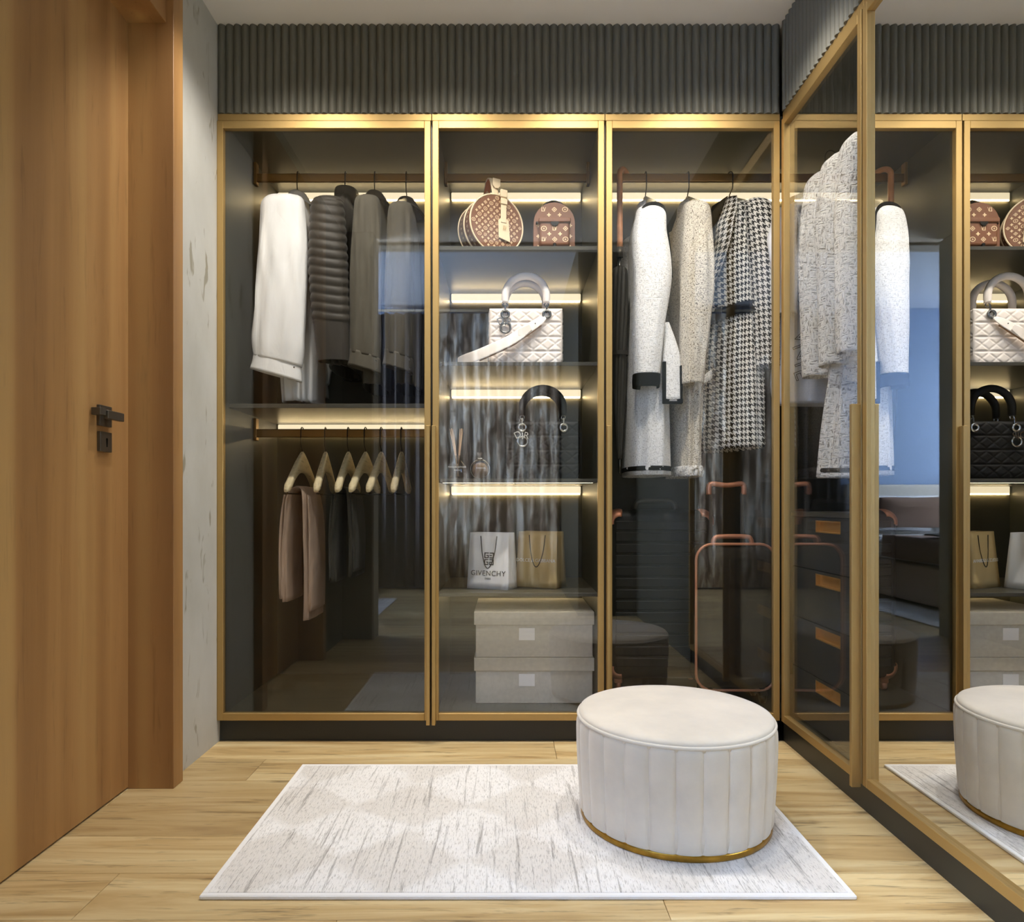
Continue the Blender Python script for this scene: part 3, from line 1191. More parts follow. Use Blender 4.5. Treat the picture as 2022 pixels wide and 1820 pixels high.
def collar(t, m, neck, fx, h=0.038, spread=0.075):
    """stand + two pointed leaves opening towards local +x*fx"""
    mb = MB()
    mb.loft([ring(neck - 0.03, 0, 0, 0.036, 0.060), ring(neck, 0, 0, 0.030, 0.050), ring(neck + 0.012, 0, 0, 0.030, 0.048)], n=28, sub=3, inner=0.02)
    c = mb.build('collar_band', m, t, world=False)
    for s in (-1, 1):
        def f(u, v, s=s):
            ang = PI * (0.06 + 0.90 * u)
            r0, r1 = 0.032, 0.058
            drop = v * (h + 0.03 * (1 - u) ** 2)
            rr = r0 + (r1 - r0) * v
            return Vector((fx * rr * math.cos(ang) * 1.0 + fx * 0.018 * v * (1 - u), s * (rr * 1.5 * math.sin(ang) + 0.004), neck + 0.014 - drop))
        MB().sheet(f, 12, 5, 0.0025).build('collar_leaf', m, c, world=False)


def cuff(t, m, side, sh, sw, z, a, b, cx, h, tilt, flare=1.05):
    cy = side * (sw)
    mb = MB().loft([ring(z, cx, cy, a * 0.98, b, tilt), ring(z - h * 0.5, cx, cy, a * 1.02, b * 1.05, tilt), ring(z - h, cx - 0.004, cy, a * flare, b * 1.1, tilt)],
                   n=32, sub=3, e=2.2, inner=0.03)
    c = mb.build('cuff', m, t, world=False)
    for k in (0.25, 0.8):
        p = Vector((cx + a * 0.80, cy - side * 0 + (-1) * b * 0.66 * (1 if side < 0 else -1), z - h * k - tilt * 0.8))
        MB().lathe([(0.0032, -0.001), (0.0032, 0.0010), (0.0, 0.0014)], (0, 0, 0), 12).build('button', INKGREY, c, world=False)
        ob = c.children[-1]
        ob.location = p
        ob.rotation_euler = (PI / 2, 0, 0.5)
    return c


def garment(name, label, cat, loc, yaw, group):
    return thing(name, label, cat, loc, yaw, group)


G1 = 'clothes on the upper rail'
# white shirt
X = -0.843
t = garment('dress_shirt', 'white cotton shirt with open cuffs hanging on the upper rail', 'shirt', (X, RAILY, RAILZ), 0, G1)
body_part(t, WHITESHIRT, -0.085, -0.160, 0.195, -0.925, [(0, 0.058, 0.18, 0.0), (0.4, 0.060, 0.17, 0.012), (0.75, 0.068, 0.17, 0.02), (1, 0.062, 0.15, 0.022)], 1.0, 0.05)
ST = [(0, 0.074, 0.040, -0.004), (0.06, 0.084, 0.046, -0.002), (0.3, 0.090, 0.048, 0.0), (0.7, 0.096, 0.048, -0.008), (0.93, 0.098, 0.046, -0.016), (1, 0.090, 0.042, -0.018)]
for s in (-1, 1):
    sleeve_part(t, WHITESHIRT, s, -0.160, 0.195, -0.785, ST, 0.6 + s, 0.055, tilt=0.02)
    cuff(t, WHITESHIRT, s, -0.16, 0.195, -0.775, 0.090, 0.040, -0.022, 0.062, 0.026, 1.08)
collar(t, WHITESHIRT, -0.085, 1)
coat_hanger((X, RAILY, RAILZ), 0, 'the white shirt')

# black puffer jacket
X = -0.650
t = garment('puffer_jacket', 'black quilted puffer jacket with ribbed looking padded sleeves', 'jacket', (X, RAILY, RAILZ), 0, G1)


def puff(th, tt):
    if tt > 0.80:
        return 0.97
    s_ = tt + 0.012 * math.sin(2 * th + 0.6)
    return 0.95 + 0.09 * abs(math.sin(PI * 17 * s_ / 0.80)) ** 0.7


body_part(t, BLACKPUFF, -0.075, -0.165, 0.19, -0.79, [(0, 0.05, 0.18, -0.006), (0.5, 0.052, 0.18, -0.006), (1, 0.048, 0.17, 0.0)], 2.0, 0.03)
PT = [(0, 0.056, 0.040, -0.028), (0.06, 0.062, 0.05, -0.027), (0.4, 0.073, 0.056, -0.022), (0.75, 0.071, 0.055, -0.008), (1, 0.062, 0.046, 0.0)]
for s in (-1, 1):
    sleeve_part(t, BLACKPUFF, s, -0.168, 0.195, -0.785, PT, 0, wr=puff, sub=16, n=28)
MB().loft([ring(-0.13, 0, 0, 0.05, 0.075), ring(-0.10, 0, 0, 0.048, 0.07), ring(-0.058, 0.004, -0.004, 0.044, 0.062)], n=28, sub=5, wr=lambda a, b: 1 + 0.04 * math.sin(9 * b), inner=0.03).build('stand_collar', BLACKPUFF, t, world=False)
MB().tube([(0.068, -0.12, -0.36), (0.078, -0.04, -0.44)], 0.003, 6).build('pocket_zip', PEWTER, t, world=False)
coat_hanger((X, RAILY, RAILZ), 0, 'the black puffer jacket')

# two dark shirts
for X, lab, m, sh, half in ((-0.532, 'charcoal cotton shirt with wide turned cuffs next to the puffer jacket', DARKSHIRT, -0.160, 0.056),
                            (-0.405, 'dark olive cotton shirt with wide turned cuffs by the wardrobe door edge', DARKSHIRT2, -0.185, 0.052)):
    t = garment('dress_shirt', lab, 'shirt', (X, RAILY, RAILZ), 0.02, G1)
    body_part(t, m, sh + 0.075, sh, 0.19, -0.86, [(0, 0.045, 0.18, 0.0), (0.5, 0.05, 0.17, 0.006), (1, 0.045, 0.16, 0.006)], 3.0 + X, 0.05)
    for s in (-1, 1):
        sleeve_part(t, m, s, sh, 0.19, -0.765, [(0, half * 0.8, 0.04, 0.0), (0.08, half * 0.92, 0.045, 0), (0.5, half, 0.046, -0.004), (0.95, half * 1.05, 0.045, -0.004), (1, half, 0.042, -0.006)], X * 9 + s, 0.06, tilt=0.012)
        cuff(t, m, s, sh, 0.19, -0.755, half * 1.04, 0.042, -0.006, 0.06, 0.018, 1.06)
    collar(t, m, sh + 0.075, 1)
    coat_hanger((X, RAILY, RAILZ), 0.02, 'the charcoal shirt' if m is DARKSHIRT else 'the dark olive shirt')

# white tweed coat with black trim
G3 = 'long coats in the corner wardrobe'
X = 0.564
t = garment('tweed_coat', 'long white tweed coat with black cuffs and black pocket trim', 'coat', (X, RAILY, RAILZ), 0, G3)
body_part(t, TWEEDWHITE, -0.105, -0.200, 0.18, -1.21, [(0, 0.055, 0.165, 0.0), (0.3, 0.06, 0.165, 0.0), (0.55, 0.075, 0.17, 0.004), (0.85, 0.083, 0.175, 0.0), (1, 0.087, 0.175, 0.0)], 0.3, 0.03, deep=2.0)
WT = [(0, 0.050, 0.045, -0.014), (0.05, 0.060, 0.05, -0.016), (0.15, 0.064, 0.052, -0.022), (0.28, 0.072, 0.055, -0.016), (0.45, 0.071, 0.055, -0.012), (0.7, 0.060, 0.050, -0.026), (1, 0.050, 0.046, -0.034)]
for s in (-1, 1):
    sl = sleeve_part(t, TWEEDWHITE, s, -0.202, 0.185, -0.836, WT, 0.2, 0.02)
    MB().loft([ring(-0.832, -0.034, s * 0.185, 0.0515, 0.0475, 0.0), ring(-0.858, -0.035, s * 0.185, 0.052, 0.049), ring(-0.882, -0.036, s * 0.185, 0.050, 0.047)], n=32, sub=3, e=2.3, inner=0.03).build('black_cuff', BLACKTRIM, t, world=False)
# trim over the shoulder line and down the front edge
pts = [(-0.058, -0.196, -0.235), (-0.046, -0.200, -0.207), (-0.020, -0.196, -0.190), (0.012, -0.196, -0.193), (0.032, -0.196, -0.22), (0.042, -0.192, -0.30), (0.052, -0.19, -0.38), (0.062, -0.17, -0.46)]
MB().tube(pts, 0.0075, 8, sub=4).build('neck_trim', BLACKTRIM, t, world=False)

def pocket_f(u, v):
    z = -0.935 + 0.30 * v
    left = 0.030 - 0.006 * v + 0.014 * max(0, v - 0.5) * 2
    right = 0.096 - 0.006 * v - 0.052 * max(0, v - 0.55) ** 1.3 * 2.2
    return Vector((left + (right - left) * u, -0.196 + 0.012 * v - 0.006 * math.sin(PI * u), z))


pk = MB().sheet(pocket_f, 8, 16, 0.006, uvscale=(0.066, 0.30)).build('front_panel', TWEEDWHITE, t, world=False)
mb = MB()
mb.box(0.024, 0.037, -0.2035, -0.19, -0.938, -0.785, 0.002, 1)
mb.box(0.024, 0.100, -0.2035, -0.19, -0.944, -0.926, 0.002, 1)
mb.box(0.090, 0.0985, -0.2035, -0.19, -0.938, -0.80, 0.002, 1)
mb.build('pocket_trim', BLACKTRIM, pk, world=False)
MB().loft([ring(-1.176, 0, 0, 0.0885, 0.181), ring(-1.184, 0, 0, 0.0890, 0.182), ring(-1.194, 0, 0, 0.0888, 0.181)], n=44, sub=2, e=2.6, wr=fold_fn(0.012, 5, 0.3, deep=2.0), inner=0.01).build('hem_trim', BLACKTRIM, t, world=False)
coat_hanger((X, RAILY, RAILZ), 0, 'the white tweed coat')

# beige tweed coat
X = 0.735
t = garment('tweed_coat', 'long beige flecked tweed coat between the white coat and houndstooth coat', 'coat', (X, RAILY, RAILZ), 0.0, G3)
body_part(t, TWEEDBEIGE, -0.10, -0.180, 0.18, -1.215, [(0, 0.05, 0.165, 0.0), (0.3, 0.055, 0.165, 0.0), (0.6, 0.050, 0.165, -0.012), (0.96, 0.045, 0.165, -0.016), (1, 0.046, 0.165, -0.016)], 0.9, 0.03)
BT = [(0, 0.044, 0.045, -0.012), (0.05, 0.052, 0.05, -0.014), (0.25, 0.060, 0.055, -0.014), (0.5, 0.062, 0.055, -0.014), (0.8, 0.052, 0.05, -0.026), (1, 0.044, 0.046, -0.034)]
for s in (-1, 1):
    sleeve_part(t, TWEEDBEIGE, s, -0.182, 0.185, -0.870, BT, 1.2, 0.05)
MB().loft([ring(-1.175, -0.016, 0, 0.052, 0.172), ring(-1.195, -0.016, 0, 0.056, 0.176), ring(-1.215, -0.016, 0, 0.053, 0.173)], n=40, sub=3, e=2.6, wr=fold_fn(0.02, 5, 0.9), inner=0.02).build('hem_band', TWEEDCREAM, t, world=False)
MB().loft([ring(-0.835, 0.014, -0.12, 0.040, 0.07, -0.03), ring(-0.85, 0.014, -0.12, 0.043, 0.074, -0.03), ring(-0.868, 0.014, -0.12, 0.042, 0.072, -0.03)], n=28, sub=3, inner=0.02).build('pocket_flap', TWEEDCREAM, t, world=False)
coat_hanger((X, RAILY, RAILZ), 0, 'the beige tweed coat')

# houndstooth coat, front turned towards the room
X = 0.905
t = garment('houndstooth_coat', 'black and white houndstooth coat with a black belt and wide lapels', 'coat', (X, RAILY, RAILZ), math.radians(19), G3)
body_part(t, HOUND, -0.10, -0.165, 0.185, -1.105, [(0, 0.06, 0.17, 0.0), (0.25, 0.062, 0.175, -0.004), (0.42, 0.055, 0.165, 0.0), (0.62, 0.064, 0.175, -0.004), (1, 0.072, 0.19, -0.004)], 0.5, 0.035, deep=1.2)
HT = [(0, 0.044, 0.045, 0.0), (0.05, 0.052, 0.05, 0.004), (0.3, 0.056, 0.052, 0.016), (0.6, 0.052, 0.05, 0.026), (1, 0.046, 0.046, 0.032)]
for s in (-1, 1):
    sleeve_part(t, HOUND, s, -0.168, 0.185, -0.80, HT, 0.4, 0.03, deep=1.5)
# lapels lie on the front (local -x side), opening along local y
lap = [(-0.005, 0.0), (-0.115, -0.06), (-0.125, -0.20), (-0.02, -0.40), (0.0, -0.36), (-0.004, -0.15)]
for s, nm in ((-1, 'lapel'), (1, 'lapel')):
    def f(u, v, s=s):
        zz = -0.115 - 0.36 * v
        inner_e = 0.040 * (1 - v) ** 1.1
        outer_e = inner_e + 0.012 + 0.105 * math.sin(PI * min(1, v * 1.02 + 0.10)) ** 0.8 * (1 - 0.35 * v)
        yy = s * (inner_e + (outer_e - inner_e) * u)
        xx = -0.036 - 0.044 * min(1.0, v * 3.2) - 0.022 * math.sin(PI * min(1, u * 1.1)) ** 0.7
        return Vector((xx, yy, zz))
    MB().sheet(f, 10, 20, 0.004, uvscale=(0.11, 0.36)).build(nm, HOUND, t, world=False)


def vneck(u, v):
    zz = -0.10 - 0.26 * v
    return Vector((-0.046 - 0.035 * min(1, 3 * v), (u - 0.5) * 0.10 * (1 - v), zz))


MB().sheet(vneck, 4, 8, 0.002).build('neck_opening', BLACKTRIM, t, world=False)
bl = MB().loft([ring(-0.545, 0, 0, 0.068, 0.180), ring(-0.565, 0, 0, 0.070, 0.184), ring(-0.588, 0, 0, 0.068, 0.180)], n=44, sub=2, e=2.6, wr=fold_fn(0.03, 5, 0.5), inner=0.02).build('belt', BLACKTRIM, t, world=False)
MB().box(-0.080, -0.070, -0.055, -0.015, -0.592, -0.54, 0.002, 1).build('belt_buckle', PEWTER, bl, world=False)
for z in (-0.665, -0.765):
    b = MB().lathe([(0.012, 0), (0.013, 0.003), (0.010, 0.006), (0.0, 0.007)], (0, 0, 0), 16).build('button', BLACKTRIM, t, world=False)
    b.location = (-0.079, -0.02, z)
    b.rotation_euler = (0, -PI / 2, 0)
coat_hanger((X, RAILY, RAILZ), math.radians(19), 'the houndstooth coat')

# ---- clothes in the side wardrobe: shoulders lie along world X
G4 = 'clothes in the side wardrobe'
RX = 1.28
ROT = -PI / 2        # local +x faces the room end (towards -Y), local -y the glass door
t = garment('sweatshirt', 'white sweatshirt with outlined black lettering hanging in the corner', 'sweatshirt', (1.235, 2.60, RAILZ), ROT, G4)
body_part(t, SWEAT, -0.115, -0.215, 0.215, -0.945, [(0, 0.05, 0.205, 0.0), (0.5, 0.055, 0.215, 0.0), (0.95, 0.05, 0.21, 0.0), (1, 0.045, 0.20, 0.0)], 0.7, 0.03, e=2.9)
for s in (-1, 1):
    sleeve_part(t, SWEAT, s, -0.218, 0.20, -0.90 if s > 0 else -0.62, [(0, 0.05, 0.05, 0.02), (0.1, 0.06, 0.058, 0.03), (0.6, 0.055, 0.05, 0.055), (1, 0.042, 0.04, 0.06)], 1.0, 0.06)
txt = [('F', -0.02, -0.36, 1.15), ('H', -0.055, -0.42, 1.05), ('O', -0.06, -0.49, 1.0), ('U', -0.072, -0.555, 1.0), ('S', -0.06, -0.61, 1.0), ('V', -0.085, -0.70, 0.9), ('N', -0.085, -0.755, 0.9), ('I', -0.085, -0.80, 0.9), ('E', -0.085, -0.84, 0.9)]
for chx, yy, zz, sc in txt:
    # on the side that faces the room end: local x = +0.056, reading along local y
    M = frame((0.0625 - 0.06 * abs(yy) ** 1.6, yy - 0.055, zz), (0, 0.35, -0.9), (0, 0.9, 0.35))
    text_part(t, chx, 0.085 * sc, M, INKBLACK, outline=0.0012)
coat_hanger((1.235, 2.60, RAILZ), ROT, 'the white sweatshirt')


def boucle(label, Y, hem, sl_bot, nm, seed, x=RX, yaw=ROT):
    t = garment(nm, label, 'jacket' if nm == 'boucle_jacket' else 'coat', (x, Y, RAILZ), yaw, G4)
    body_part(t, TWEEDCREAM, -0.105, -0.195, 0.205, hem, [(0, 0.036, 0.20, 0.0), (0.4, 0.040, 0.195, 0.0), (1, 0.044, 0.215 if nm == 'boucle_jacket' else 0.255, 0.0)], seed, 0.02, e=2.8)
    for s in (-1, 1):
        sleeve_part(t, TWEEDCREAM, s, -0.192, 0.205, sl_bot, [(0, 0.040, 0.045, 0.005), (0.06, 0.046, 0.052, 0.008), (0.4, 0.047, 0.052, 0.012), (1, 0.040, 0.044, 0.012)], seed, 0.03, dy=0.022)
    coat_hanger((x, Y, RAILZ), yaw, {2.36: 'the cream jacket by the sweatshirt', 2.235: 'the long boucle coat', 2.11: 'the cream jacket by the mirror door'}[Y])
    return t


t = boucle('cream boucle jacket next to the white sweatshirt', 2.36, -0.80, -0.885, 'boucle_jacket', 0.2)
t = boucle('long cream boucle coat with a black fringed hem', 2.235, -1.235, -0.872, 'boucle_coat', 0.9)
for k, z in enumerate((-1.205, -1.222)):
    MB().loft([ring(z, 0, 0, 0.047, 0.257), ring(z - 0.008, 0, 0, 0.049, 0.26), ring(z - 0.014, 0, 0, 0.047, 0.257)], n=60, sub=2, e=2.8, wr=lambda a, b: 1 + 0.012 * math.sin(41 * a) + 0.008 * math.sin(67 * a), inner=0.01).build('fringe', (BLACKTRIM, TWEEDCREAM)[k], t, world=False)
t = boucle('cream boucle jacket with a black and cream pocket band by the mirror door', 2.11, -0.86, -0.857, 'boucle_jacket', 1.5)
for k, z in enumerate((-0.742, -0.765, -0.79)):
    MB().box(0.047, 0.055, -0.145, -0.01, z - 0.009, z + 0.009, 0.003, 2).build('pocket_band', (BLACKTRIM, TWEEDCREAM, BLACKTRIM)[k], t, world=False)
MB().tube([(0.050, -0.13, -0.30), (0.053, -0.135, -0.45), (0.055, -0.14, -0.60), (0.054, -0.15, -0.72)], 0.006, 6, sub=4).build('front_edge_trim', BLACKTRIM, t, world=False)

# ------------------------------------------------------------------ umbrella hooked over the rail
ux = (1225 - VPX) / FPX * 2.72
t = thing('umbrella', 'furled grey umbrella with a polished wooden crook handle hooked on the rail', 'umbrella', (ux, 2.735, RAILZ))
hd = Vector((0.60, 0.80, 0)).normalized()
pts = [Vector((0, 0, -0.30)), Vector((0, 0, -0.16)), Vector((0, 0, -0.06)), Vector((0, 0, 0.0))]
for i in range(1, 9):
    a = PI * i / 8 * 0.95
    pts.append(hd * (0.037 * (1 - math.cos(a))) + Vector((0, 0, 0.030 * math.sin(a))))
MB().tube(pts, [0.0125, 0.012, 0.0115, 0.011] + [0.011] * 7 + [0.009], 12, sub=3).build('crook_handle', UMBWOOD, t, world=False)
MB().lathe([(0.0135, -0.335), (0.0135, -0.295), (0.0, -0.295)], (0, 0, 0), 16).build('collar', LOCKMETAL, t, world=False)
MB().lathe([(0.006, -0.42), (0.006, -0.33), (0, -0.33)], (0, 0, 0), 12).build('shaft', PEWTER, t, world=False)
for i in range(8):
    a = 2 * PI * i / 8
    d1, d2 = Vector((math.cos(a), math.sin(a), 0)), Vector((-math.sin(a), math.cos(a), 0))
    rg = []
    for z, r, wdt in ((-0.375, 0.020, 0.006), (-0.40, 0.026, 0.013), (-0.55, 0.026, 0.015), (-0.71, 0.021, 0.013), (-0.73, 0.0205, 0.012), (-0.90, 0.017, 0.012), (-1.05, 0.010, 0.008), (-1.14, 0.005, 0.004)):
        tw = d1 * math.cos(z * 2.2) + d2 * math.sin(z * 2.2)
        tn = d2 * math.cos(z * 2.2) - d1 * math.sin(z * 2.2)
        rg.append((tw * r * 0.72 + Vector((0, 0, z)), tw * wdt, tn * wdt * 0.75))
    MB().loft(rg, n=10, sub=3, e=2.0).build('canopy_fold', UMBFABRIC, t, world=False)
MB().lathe([(0.0335, -0.712), (0.0335, -0.728)], (0, 0, 0), 24, cap=False).build('tie_band', UMBFABRIC, t, world=False)
MB().lathe([(0.003, -1.20), (0.004, -1.13), (0.0, -1.13)], (0, 0, 0), 10).build('ferrule', PEWTER, t, world=False)

# ------------------------------------------------------------------ suitcases
ZB = 0.1003


def wheel_set(t, x0, x1, y0, y1, m):
    for x in (x0, x1):
        for yv in (y0, y1):
            wl = MB().box(x - 0.016, x + 0.016, yv - 0.016, yv + 0.016, 0.028, 0.06, 0.004, 2).build('wheel_housing', m, t, world=False)
            w2 = MB().lathe([(0.014, -0.011), (0.019, -0.007), (0.019, 0.007), (0.014, 0.011)], (0, 0, 0), 20).build('wheel', m, wl, world=False)
            w2.rotation_euler = (0, PI / 2, 0)
            w2.location = (x, yv, 0.0191)


sx0, sx1 = 0.405, 0.845
t = thing('suitcase', 'large ribbed black hard-shell suitcase with rose corner guards below the white coat', 'suitcase', ((sx0 + sx1) / 2, 2.87, ZB))
hw = (sx1 - sx0) / 2
sh_ = MB().box(-hw, hw, -0.115, 0.115, 0.045, 0.735, 0.045, 4).build('shell', CASEDARK, t, world=False)
for i in range(13):
    z = 0.10 + i * 0.046
    MB().box(-hw + 0.035, hw - 0.035, -0.120, -0.11, z, z + 0.038, 0.004, 2).build('rib', CASEDARK, sh_, world=False)
for s in (-1, 1):
    for zz, sg in ((0.735, 1), (0.045, -1)):
        g = MB()
        cxx, czz = s * (hw - 0.052), zz - sg * 0.052

        def cap(u, v, s=s, sg=sg, cxx=cxx, czz=czz):
            # a shell that wraps the rounded corner of the case
            a = -0.25 + (PI / 2 + 0.5) * u
            p = 0.10 + 1.42 * v
            rad = 0.0545
            yy = -0.068 - rad * math.cos(p) * 1.0
            rr = rad * (0.45 + 0.55 * math.sin(p)) if v > 0 else rad * 0.45
            return Vector((cxx + s * rr * math.cos(a), yy, czz + sg * rr * math.sin(a)))
        g.sheet(cap, 14, 10, 0.003).build('corner_guard', ROSE, t, world=False)
MB().tube([(-0.085, 0.0, 0.735), (-0.078, 0.0, 0.760), (-0.05, 0, 0.772), (0.05, 0, 0.772), (0.078, 0, 0.760), (0.085, 0, 0.735)], 0.011, 10, sub=4).build('top_handle', LOCKMETAL, t, world=False)
wheel_set(t, -hw + 0.05, hw - 0.05, -0.08, 0.08, ROSE)

cx0, cx1 = 0.722, 1.022
t = thing('suitcase', 'slim black suitcase with a rose-gold edge line and raised trolley handle', 'suitcase', ((cx0 + cx1) / 2, 2.655, ZB))
hw = (cx1 - cx0) / 2
MB().box(-hw, hw, -0.085, 0.075, 0.05, 0.605, 0.055, 6).build('shell', CASEBROWN, t, world=False)
pts = []
R = 0.06
zt, zb_ = 0.604, 0.052
for cx_, cz_, a0 in ((hw - R, zt - R, 0), (-hw + R, zt - R, PI / 2), (-hw + R, zb_ + R, PI), (hw - R, zb_ + R, 3 * PI / 2)):
    for i in range(7):
        a = a0 + PI / 2 * i / 6
        pts.append((cx_ + (R + 0.0015) * math.cos(a), -0.062, cz_ + (R + 0.0015) * math.sin(a)))
MB().tube(pts, 0.0055, 8, closed=True).build('edge_piping', ROSE, t, world=False)
MB().tube([(-0.075, -0.02, 0.602), (-0.070, -0.02, 0.622), (-0.05, -0.02, 0.632), (0.05, -0.02, 0.632), (0.07, -0.02, 0.622), (0.075, -0.02, 0.602)], 0.0095, 10, sub=4).build('carry_handle', ROSE, t, world=False)
th_ = MB().box(-0.068, -0.056, 0.045, 0.057, 0.59, 0.80, 0.002, 1).box(0.056, 0.068, 0.045, 0.057, 0.59, 0.80, 0.002, 1).build('trolley_handle', LOCKMETAL, t, world=False)
MB().tube([(-0.069, 0.051, 0.795), (-0.069, 0.051, 0.825), (-0.058, 0.051, 0.838), (0.0, 0.051, 0.832), (0.058, 0.051, 0.838), (0.069, 0.051, 0.825), (0.069, 0.051, 0.795)], 0.0105, 10, sub=4).build('trolley_grip', ROSE, th_, world=False)
wheel_set(t, -hw + 0.045, hw - 0.045, -0.05, 0.05, DARKMETAL)

# ------------------------------------------------------------------ monogram print


def sym_flower(s):
    return [[(s * (0.42 + 0.58 * abs(math.cos(2 * a)) ** 1.5) * math.cos(a), s * (0.42 + 0.58 * abs(math.cos(2 * a)) ** 1.5) * math.sin(a)) for a in [2 * PI * i / 16 for i in range(16)]]]


def ring_quads(pts_o, pts_i):
    n = len(pts_o)
    return [[pts_o[i], pts_o[(i + 1) % n], pts_i[(i + 1) % n], pts_i[i]] for i in range(n)]


def sym_circle(s):
    n = 14
    o = [(s * 1.15 * math.cos(2 * PI * i / n), s * math.sin(2 * PI * i / n)) for i in range(n)]
    i_ = [(s * 0.85 * math.cos(2 * PI * i / n), s * 0.72 * math.sin(2 * PI * i / n)) for i in range(n)]
    return ring_quads(o, i_) + [[(p[0] * 0.4, p[1] * 0.4) for p in sym_flower(s)[0]]]


def sym_diamond(s):
    o = [(s * 1.05, 0), (0, s), (-s * 1.05, 0), (0, -s)]
    i_ = [(x * 0.66, y * 0.66) for x, y in o]
    return ring_quads(o, i_) + [[(p[0] * 0.42, p[1] * 0.42) for p in sym_flower(s)[0]]]


def sym_lv(s):
    q = []
    q.append([(-s * .75, s * .9), (-s * .45, s * .9), (-s * .55, -s * .5), (-s * .85, -s * .5)])
    q.append([(-s * .85, -s * .75), (s * .2, -s * .75), (s * .2, -s * .5), (-s * .85, -s * .5)])
    q.append([(-s * .2, s * .9), (s * .1, s * .9), (s * .42, -s * .2), (s * .25, -s * .75)])
    q.append([(s * .95, s * .9), (s * .75, s * .9), (s * .25, -s * .75), (s * .42, -s * .75)])
    return q


SYMS = [sym_lv, sym_flower, sym_diamond, sym_flower, sym_circle, sym_flower]


def monogram(mb, M, inside, W, H, p, s, skip=None):
    """quincunx of symbols on M's plane within inside(x, y)"""
    nx, ny = int(W / p) + 2, int(H / (p / 2)) + 2
    for j in range(-ny, ny + 1):
        for i in range(-nx, nx + 1):
            x = i * p + (p / 2 if j % 2 else 0)
            yv = j * p * 0.5
            if not inside(x, yv, s):
                continue
            if j % 2:
                sym, ss = sym_flower, s * 0.85
            else:
                k = (i + j) % 3
                sym, ss = (sym_lv, sym_diamond, sym_circle)[k], s * 1.05
            for poly in sym(ss):
                vs = [mb.bm.verts.new(M @ Vector((x + a, yv + b, 0))) for a, b in poly]
                mb.face(vs)
    return mb


# round monogram bag
rbx, rby = -0.062, 2.652
R_ = 0.1125
t = thing('round_handbag', 'round brown monogram canvas bag with tan leather strap and luggage tag', 'handbag', (rbx, rby, SHZ[0] + 0.0005), math.radians(27))
cz = R_ + 0.0042
prof = [(0.0, -0.058), (R_ - 0.006, -0.058), (R_ - 0.001, -0.054), (R_ - 0.001, 0.054), (R_ - 0.006, 0.058), (0.0, 0.058)]
b = MB().lathe(prof, (0, 0, 0), 64, smooth=False, cap=False).build('drum', MONOBROWN, t, world=False)
b.rotation_euler = (PI / 2, 0, 0)
b.location = (0, 0, cz)
for p in b.data.polygons:
    p.use_smooth = 4 == len(p.vertices) and abs(p.normal.z) < 0.5
for yy in (-0.056, 0.0, 0.056):
    MB().ring((0, yy, cz), (1, 0, 0), (0, 0, 1), R_ - 0.001, 0.0034 if yy else 0.0045, 64, 8).build('leather_piping', TANLEATHER, t, world=False)
monogram(MB(), front(0, -0.0584, cz), lambda x, y, s: math.hypot(x, y) < R_ - 0.0125, R_, R_, 0.0245, 0.0068).build('monogram_print', MONOINK, t, world=False)
mb = MB()
for k in range(40):
    for q in (-0.027, 0.027):
        a = 2 * PI * k / 40 + (PI / 40 if q > 0 else 0)
        rr_ = R_ - 0.0004
        M = frame((rr_ * math.cos(a), q, cz + rr_ * math.sin(a)), (-math.sin(a), 0, math.cos(a)), (0, 1, 0))
        for poly in (sym_flower, sym_diamond)[k % 2](0.0065):
            mb.face([mb.bm.verts.new(M @ Vector((x, y, 0.0))) for x, y in poly])
mb.build('side_print', MONOINK, t, world=False)
# strap handle: band along y over the top
pts = []
for i in range(15):
    a = PI * i / 14
    pts.append((0.0, 0.045 - 0.090 * i / 14 + 0.0, cz + R_ - 0.006 + 0.088 * math.sin(a) ** 0.75))
pts[0] = (0, 0.046, cz + R_ - 0.004)
pts[-1] = (0, -0.046, cz + R_ - 0.004)
st = MB().tube(pts, 1.0, 10, sub=2, flat=(0.0032, 0.0145, (1, 0, 0))).build('strap_handle', TANLEATHER, t, world=False)
pin = [(x, y, z - 0.0042) for x, y, z in pts[2:10]]
MB().tube(pin, 1.0, 8, sub=2, flat=(0.0014, 0.0125, (1, 0, 0))).build('strap_lining', TANINSIDE, st, world=False)
MB().prism([(-0.016, 0.016), (0.016, 0.016), (0.016, -0.010), (0.006, -0.020), (-0.006, -0.020), (-0.016, -0.010)], front(0.004, -0.046, cz + R_ + 0.050), -0.004).build('strap_end', TANLEATHER, st, world=False)
tg = MB()
tg.box(0.012, 0.036, -0.068, -0.0635, cz + 0.005, cz + R_ + 0.020, 0.0015, 1)
tg.box(0.009, 0.039, -0.072, -0.062, cz + R_ - 0.012, cz + R_ + 0.018, 0.003, 2)
tg.box(0.010, 0.038, -0.072, -0.064, cz + R_ - 0.038, cz + R_ - 0.018, 0.002, 2)
tg = tg.build('tag_strap', TANLEATHER, t, world=False)
tgp = MB().prism([(0.002, 0.026), (0.014, 0.036), (0.034, 0.036), (0.046, 0.026), (0.052, -0.052), (0.004, -0.040)], front(0, -0.0655, cz - 0.012), -0.0035).build('luggage_tag', TANLEATHER, tg, world=False)
mb = MB()
for poly in sym_lv(0.009):
    mb.face([mb.bm.verts.new(front(0.028, -0.0693, cz - 0.014) @ Vector((x, y, 0))) for x, y in poly])
mb.build('tag_monogram', mat('embossed_tan', (196, 168, 116), 0.6), tgp, world=False)

# mini backpack
bpx = (1095 - VPX) / FPX * 2.60
t = thing('mini_backpack', 'small brown monogram backpack with black leather clasp and loop', 'backpack', (bpx, 2.66, SHZ[0] + 0.0005))
Wb, Hb = 0.079, 0.205


